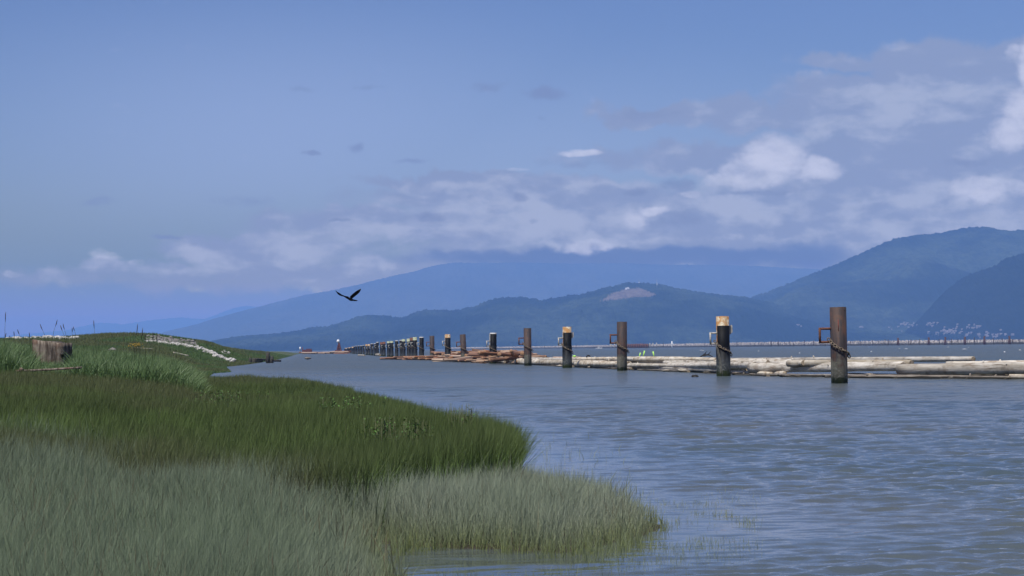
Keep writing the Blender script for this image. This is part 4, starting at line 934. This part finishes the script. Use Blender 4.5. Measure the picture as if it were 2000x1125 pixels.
h = (.24 + .22 * fbm(p[:, 0] / .9 + 7, p[:, 1] / 1.6, 3) + RNG.normal(0, .085, len(p))) * (.72 + .28 * sstep(d, -.5, 1.2)) * (1 + .18 * sstep(p[:, 1], 18, 36)); h *= (1 - .45 * sstep(px, 500, 760) * sstep(p[:, 1], 23.6, 21.5)) * (1 - .45 * sstep(px, 1150, 1325)) * np.where((px > 1225) & (d < -.4), .7, 1); h = np.clip(h, .12, .8)
tone = sstep(d, .7, .0) * sstep(px, 560, 800) * .95 * sstep(p[:, 1], 30, 26)
grass('pale_marsh_grass', np.column_stack([p, z]), h, RNG.uniform(.003, .0065, len(p)) * np.clip(p[:, 1] / 22, .8, 1.8), np.abs(RNG.normal(.28, .24, len(p))), M['g_pale'], tone, 2, (.04, 0), .5 * sstep(px, 450, 900) - .3 * sstep(px, 420, 100) * sstep(p[:, 1], 22, 30) + .5 * (fbm(p[:, 0] / 1.5, p[:, 1] / 4, 3) - .5), np.clip(.85 * sstep(px, 430, 860) * (.5 + fbm(p[:, 0] / 1.1 + 4, p[:, 1] / 3, 3)), 0, 1) * .85)
# taller seeded stems standing out of the pale grass
sp_ = scatter(14, 30, -90, 1230, lambda Y: 26); sd_, sx_ = prep(sp_); k_ = (sd_ > .1) & (fbm(sp_[:, 0] / 1.4 + 8, sp_[:, 1] / 2.5, 3) > .44) & (sp_[:, 1] < YBound(sx_)); sp_, sd_ = sp_[k_], sd_[k_]
M['g_stem'] = mat('seeded_marsh_stems', f_blade((.05, .065, .035), (.20, .17, .10), (.10, .075, .05), (.1, .1, .05)), .8, .1)
grass('marsh_stems', np.column_stack([sp_, land_z(sp_[:, 0], sp_[:, 1], sd_)]), RNG.uniform(.32, .55, len(sp_)), RNG.uniform(.005, .009, len(sp_)), np.abs(RNG.normal(.3, .25, len(sp_))), M['g_stem'], np.zeros(len(sp_)), 3)
# dark rush bank
p = scatter(24, 135, -60, 1006, lambda Y: 950 if Y < 42 else 950 * (42 / Y) ** 1.75); d, px = prep(p)
nz = fbm(p[:, 0] / 2.5 + 9, p[:, 1] / 5, 3); yb = YBound(px) + (fbm(p[:, 0] / 1.2, p[:, 1] / 2.0, 3) - .5) * 8 - .4 + RNG.normal(0, .9, len(p)) + sstep(px, 420, 150) * RNG.normal(1, 3.2, len(p))
keep = (d > .05) & (p[:, 1] > yb) & (RNG.random(len(p)) < .45 + .8 * nz); p, d, px, nz = p[keep], d[keep], px[keep], nz[keep]
z = land_z(p[:, 0], p[:, 1], d)
h = (.42 + .26 * sstep(px, 350, 800) * sstep(p[:, 1], 70, 40) + .12 * sstep(px, 850, 960) + .5 * (nz - .5) + RNG.normal(0, .09, len(p))); h *= np.clip(1 - .25 * sstep(px, 330, 100), .5, 1); h = np.clip(h, .15, 1.1)
tone = sstep(fbm(p[:, 0] / 6 + 31, p[:, 1] / 9 + 4, 3), .5, .62) * sstep(px, 760, 500) * .9
grass('dark_rush_grass', np.column_stack([p, z]), h, RNG.uniform(.006, .014, len(p)) * np.clip(p[:, 1] / 42, 1, 3), np.abs(RNG.normal(.22, .18, len(p))), M['g_dark'], tone, 2, (.10, 0), 1.5 * (fbm(p[:, 0] / 1.6 + 5, p[:, 1] / 4, 3) - .5) - .22 * sstep(px, 800, 980))  # noise shift puts sunlit patches into the blade colour
# tall green grass round the stump
p = scatter(61, 92, -60, 420, lambda Y: 300); d, px = prep(p); nz = fbm(p[:, 0] / .8 + 9, p[:, 1] / 1.2, 3)
dense = sstep(px, 410, 340); keep = (RNG.random(len(p)) < (.25 + 1.1 * nz) * dense) & ~((abs(px - 100) < 44) & (p[:, 1] < 71.3) & (p[:, 1] > 66) & (RNG.random(len(p)) < .8))
p, d, px, nz = p[keep], d[keep], px[keep], nz[keep]; z = land_z(p[:, 0], p[:, 1], d)
h = np.interp(px, [-60, 0, 50, 150, 200, 330, 380, 420], [1.2, 1.05, .85, .9, .85, 1.0, .7, .4]) * (.55 + .7 * nz) + RNG.normal(0, .08, len(p)); h = np.clip(h, .15, 1.2)
h *= np.where((abs(px - 100) < 42) & (p[:, 1] < 72), .62, 1)
grass('tall_green_grass', np.column_stack([p, z]), h, RNG.uniform(.012, .024, len(p)), np.abs(RNG.normal(.4, .25, len(p))), M['g_tall'], RNG.random(len(p)) * .6 * sstep(px, 230, 360), 4, (.06, 0))
# short grass of the mound and spit
p = scatter(90, 900, -80, 600, lambda Y: 60 * (90 / Y) ** 1.55); d, px = prep(p)
nz = fbm(p[:, 0] / 8 + 3, p[:, 1] / 20, 3)
gr = (px > 285) & (px < 382) & (p[:, 1] > 404) & (p[:, 1] < 446)
keep = (d > .3) & ~(gr & (RNG.random(len(p)) < .93)) & ((p[:, 1] > 140) | (px < 430)); p, d, px, nz = p[keep], d[keep], px[keep], nz[keep]; z = land_z(p[:, 0], p[:, 1], d)
h = (.22 + .5 * nz * sstep(z, .5, 2)) * (.7 + .6 * RNG.random(len(p)))
grass('mound_grass', np.column_stack([p, z]), h, RNG.uniform(.018, .04, len(p)) * np.clip(p[:, 1] / 150, .7, 3.2), np.abs(RNG.normal(.3, .2, len(p))), M['g_mound'], sstep(fbm(p[:, 0] / 9 + 3, p[:, 1] / 40, 3), .48, .6) * .8, 2)

# flowering stalks against the sky, one by one
ST = [(45, 9, 659, 11, 609), (10, 6, 668, 12, 650), (1, 20, 668, 19, 655), (2, 44, 662, 34, 643), (3, 60, 668, 57, 649), (4, 92, 660, 78, 632), (5, 101, 655, 112, 624), (6, 128, 656, 118, 635), (7, 131, 655, 123, 632), (8, 141, 654, 141, 640),
      (9, 150, 652, 143, 637.5), (10, 186, 665, 183, 625), (11, 262, 690, 269, 632), (12, 270, 702, 279, 640), (13, 284, 690, 283, 652), (14, 298, 690, 299, 648), (15, 302, 688, 307, 650), (16, 241, 672, 242, 658), (17, 30, 664, 27, 647)]
STL = ['tall upright leftmost', 'short right leaning far left', 'tiny upright', 'left leaning thin', 'short dark upright', 'long left leaning one over the stump,', 'long right leaning one over the stump,', 'lower left leaning one right of the stump,', 'steeper left leaning one right of the stump,', 'upright one of a close pair,', 'left leaning one of a close pair,', 'tall lone', 'right leaning one over the mound,', 'thick headed upright', 'thin upright one by the grey slope,', 'low upright one by the grey slope,', 'right leaning one by the grey slope,', 'short lone one left of the yellow flowers,', 'faint short one left of the stump,']
for k, (_, x0, y0, x1, y1) in enumerate(ST):
    Y = 66 + rr.uniform(-1, 4); a = at(x0, y0 + 14, Y); c = at(x1, y1, Y); e = empty('grass_stalk', a); tag(e, STL[k] + ' flowering stalk against the sky', 'grass stalk', 'flowering stalks above the left bank')
    q = c - a; b = bmesh.new(); m1 = q * .5 + Vector((-q.x * .12, 0, 0)); m2 = q * .68 + Vector((-q.x * .06, 0, 0)); tube(b, [(0, 0, 0), m1, m2], [.006, .005, .004], 5); obj('stem', finish(b), M['stalk'], e)
    b = bmesh.new(); tube(b, [m2, q * .8, q * .92, q], [.005, .013, .012, .003], 6); obj('seed_head', finish(b), M['seed'], e)

# broad leaved plants in the rushes
def shrub(px, py, Y, w, hgt, lb, n_=260, m_=None):
    x = gX(px, Y); z0 = gz(x, Y); e = empty('leafy_plant', (x, Y, z0)); tag(e, lb, 'plant')
    b = bmesh.new(); S = []
    for k in range(40):
        bx_, by_ = rr.gauss(0, w * .36), rr.gauss(0, w * .3); hh = hgt * rr.uniform(.65, 1.1); tp_ = Vector((bx_ * 1.15, by_, hh)); tube(b, [(bx_, by_, 0), tp_], [.008, .004], 5); S.append((Vector((bx_, by_, 0)), tp_))
    obj('stem', finish(b), M['stalk'], e)
    b = bmesh.new()
    for k in range(n_):
        s0, s1 = S[k % 40]; s = rr.uniform(.25, 1); c = s0.lerp(s1, s); a = rr.uniform(0, 6.28); L = rr.uniform(.05, .10); d = Vector((math.cos(a), math.sin(a), rr.uniform(.1, .9))).normalized(); sd_ = d.cross(Vector((0, 0, 1))).normalized() * L * .2
        vs = [b.verts.new(q) for q in (c, c + d * L * .5 + sd_, c + d * L + Vector((0, 0, -.01)), c + d * L * .5 - sd_)]; b.faces.new(vs)
    obj('foliage', b, m_ or M['leaf'], e, smooth=False)
shrub(676, 826, 43, .9, .86, 'largest bright leafy plant growing in the dark rushes', 1500)
shrub(808, 862, 34, .35, .82, 'small leafy plant in the rushes near the pale grass edge', 420)
shrub(745, 866, 35, .3, .8, 'small leafy plant left of the other small one in the rushes', 320)
shrub(440, 790, 50, 1.1, .72, 'low bright leafy plants in the rushes at centre left', 800)
shrub(905, 850, 37, .25, .95, 'single leafy sprig in the tall rush point', 160)
e = empty('yellow_flowers', (gX(263, 200), 200, gz(gX(263, 200), 200))); tag(e, 'patch of small yellow flowers in the grass before the mound', 'flowers')
b = bmesh.new(); b2 = bmesh.new()
z_ = CH + (hor(263) - 674) * 200 / FPX - e.location.z
for k in range(90):
    x, y, z = rr.gauss(0, .32), rr.gauss(0, .5), z_ + rr.gauss(0, .1); tube(b2, [(x, y, 0), (x, y, z)], .006, 4, cap=False); bmesh.ops.create_icosphere(b, subdivisions=1, radius=rr.uniform(.02, .04), matrix=Matrix.Translation((x, y, z)))
obj('blossoms', b, M['yellow'], e); obj('stems', b2, M['stalk'], e)

# ------------------------------------------------------------------ crow
Y = 68.; c0 = at(684.5, 582.5, Y); s = Y / FPX / 22.2        # metres per unit of the sketch below
def P(u, v, dy=0): return Vector(((u - 990) * s, dy, -(v - 725) * s))
b = bmesh.new()
def loft(secs, seg=10):
    rings = []
    for (ctr, ax, r1, up, r2) in secs:
        rings.append([b.verts.new(ctr + ax * (r1 * math.cos(2 * PI * k / seg)) + up * (r2 * math.sin(2 * PI * k / seg))) for k in range(seg)])
    for i in range(len(rings) - 1):
        for k in range(seg): b.faces.new((rings[i][k], rings[i][(k + 1) % seg], rings[i + 1][(k + 1) % seg], rings[i + 1][k]))
    b.faces.new(rings[0][::-1]); b.faces.new(rings[-1])
Yx = Vector((0, 1, 0))
body = [(735, 668, -.14, 4), (770, 682, -.13, 20), (810, 700, -.12, 34), (850, 716, -.10, 46), (900, 738, -.07, 66), (960, 762, -.03, 84), (1010, 775, 0, 82), (1060, 788, .04, 60), (1110, 802, .08, 40)]
loft([(P(u, v, dy), Vector((-.35, 0, .94)), r * s, Yx, r * s * .9) for u, v, dy, r in body], 14)
tail = [(1060, 792, .05, 48, 40), (1110, 806, .1, 40, 60), (1180, 818, .16, 32, 75), (1240, 822, .22, 24, 85), (1268, 822, .24, 12, 70)]
loft([(P(u, v, dy), Vector((0, 0, 1)), r * s, Yx, w * s) for u, v, dy, r, w in tail], 10)
def wing(sec):   # centre u,v, depth, chord half-length seen in the picture, chord direction, chord in depth
    ctr = [P(q[0], q[1], q[2]) for q in sec]; out_ = []
    for i, (u, v, dy, r, cu, cv, cd) in enumerate(sec):
        ax = (ctr[min(i + 1, len(sec) - 1)] - ctr[max(i - 1, 0)]).normalized(); ch = Vector((cu, cd, -cv)); out_.append((ctr[i], ch, r * s, ax.cross(ch).normalized(), max(.011, r * s * .22)))
    loft(out_, 10)
wing([(1000, 715, -.02, 70, .55, .83, .9), (1080, 640, -.02, 72, .5, .86, .9), (1180, 560, -.02, 74, .5, .86, .9), (1280, 480, -.02, 72, .5, .86, .8), (1360, 420, -.01, 60, .5, .86, .7), (1405, 375, 0, 38, .5, .86, .6), (1440, 325, .0, 14, .5, .86, .5)])
wing([(930, 700, -.08, 55, .3, .9, 1.4), (840, 672, -.12, 34, .3, .9, 2.2), (740, 640, -.16, 22, .2, .95, 3.2), (640, 603, -.2, 40, .2, .95, 2.), (540, 553, -.22, 62, .1, .95, 1.4), (460, 500, -.24, 62, .2, .9, 1.2), (408, 440, -.25, 38, .6, .8, 1), (385, 398, -.25, 8, .6, .8, 1)])
finish(b); me = bpy.data.meshes.new('crow'); b.to_mesh(me); b.free(); me.materials.append(M['bird'])
crow = bpy.data.objects.new('crow', me); COL.objects.link(crow); crow.location = c0
rm_ = crow.modifiers.new('merge', 'REMESH'); rm_.mode = 'VOXEL'; rm_.voxel_size = .0045; rm_.use_smooth_shade = True
tag(crow, 'black crow flying left with wings raised above the channel', 'bird')
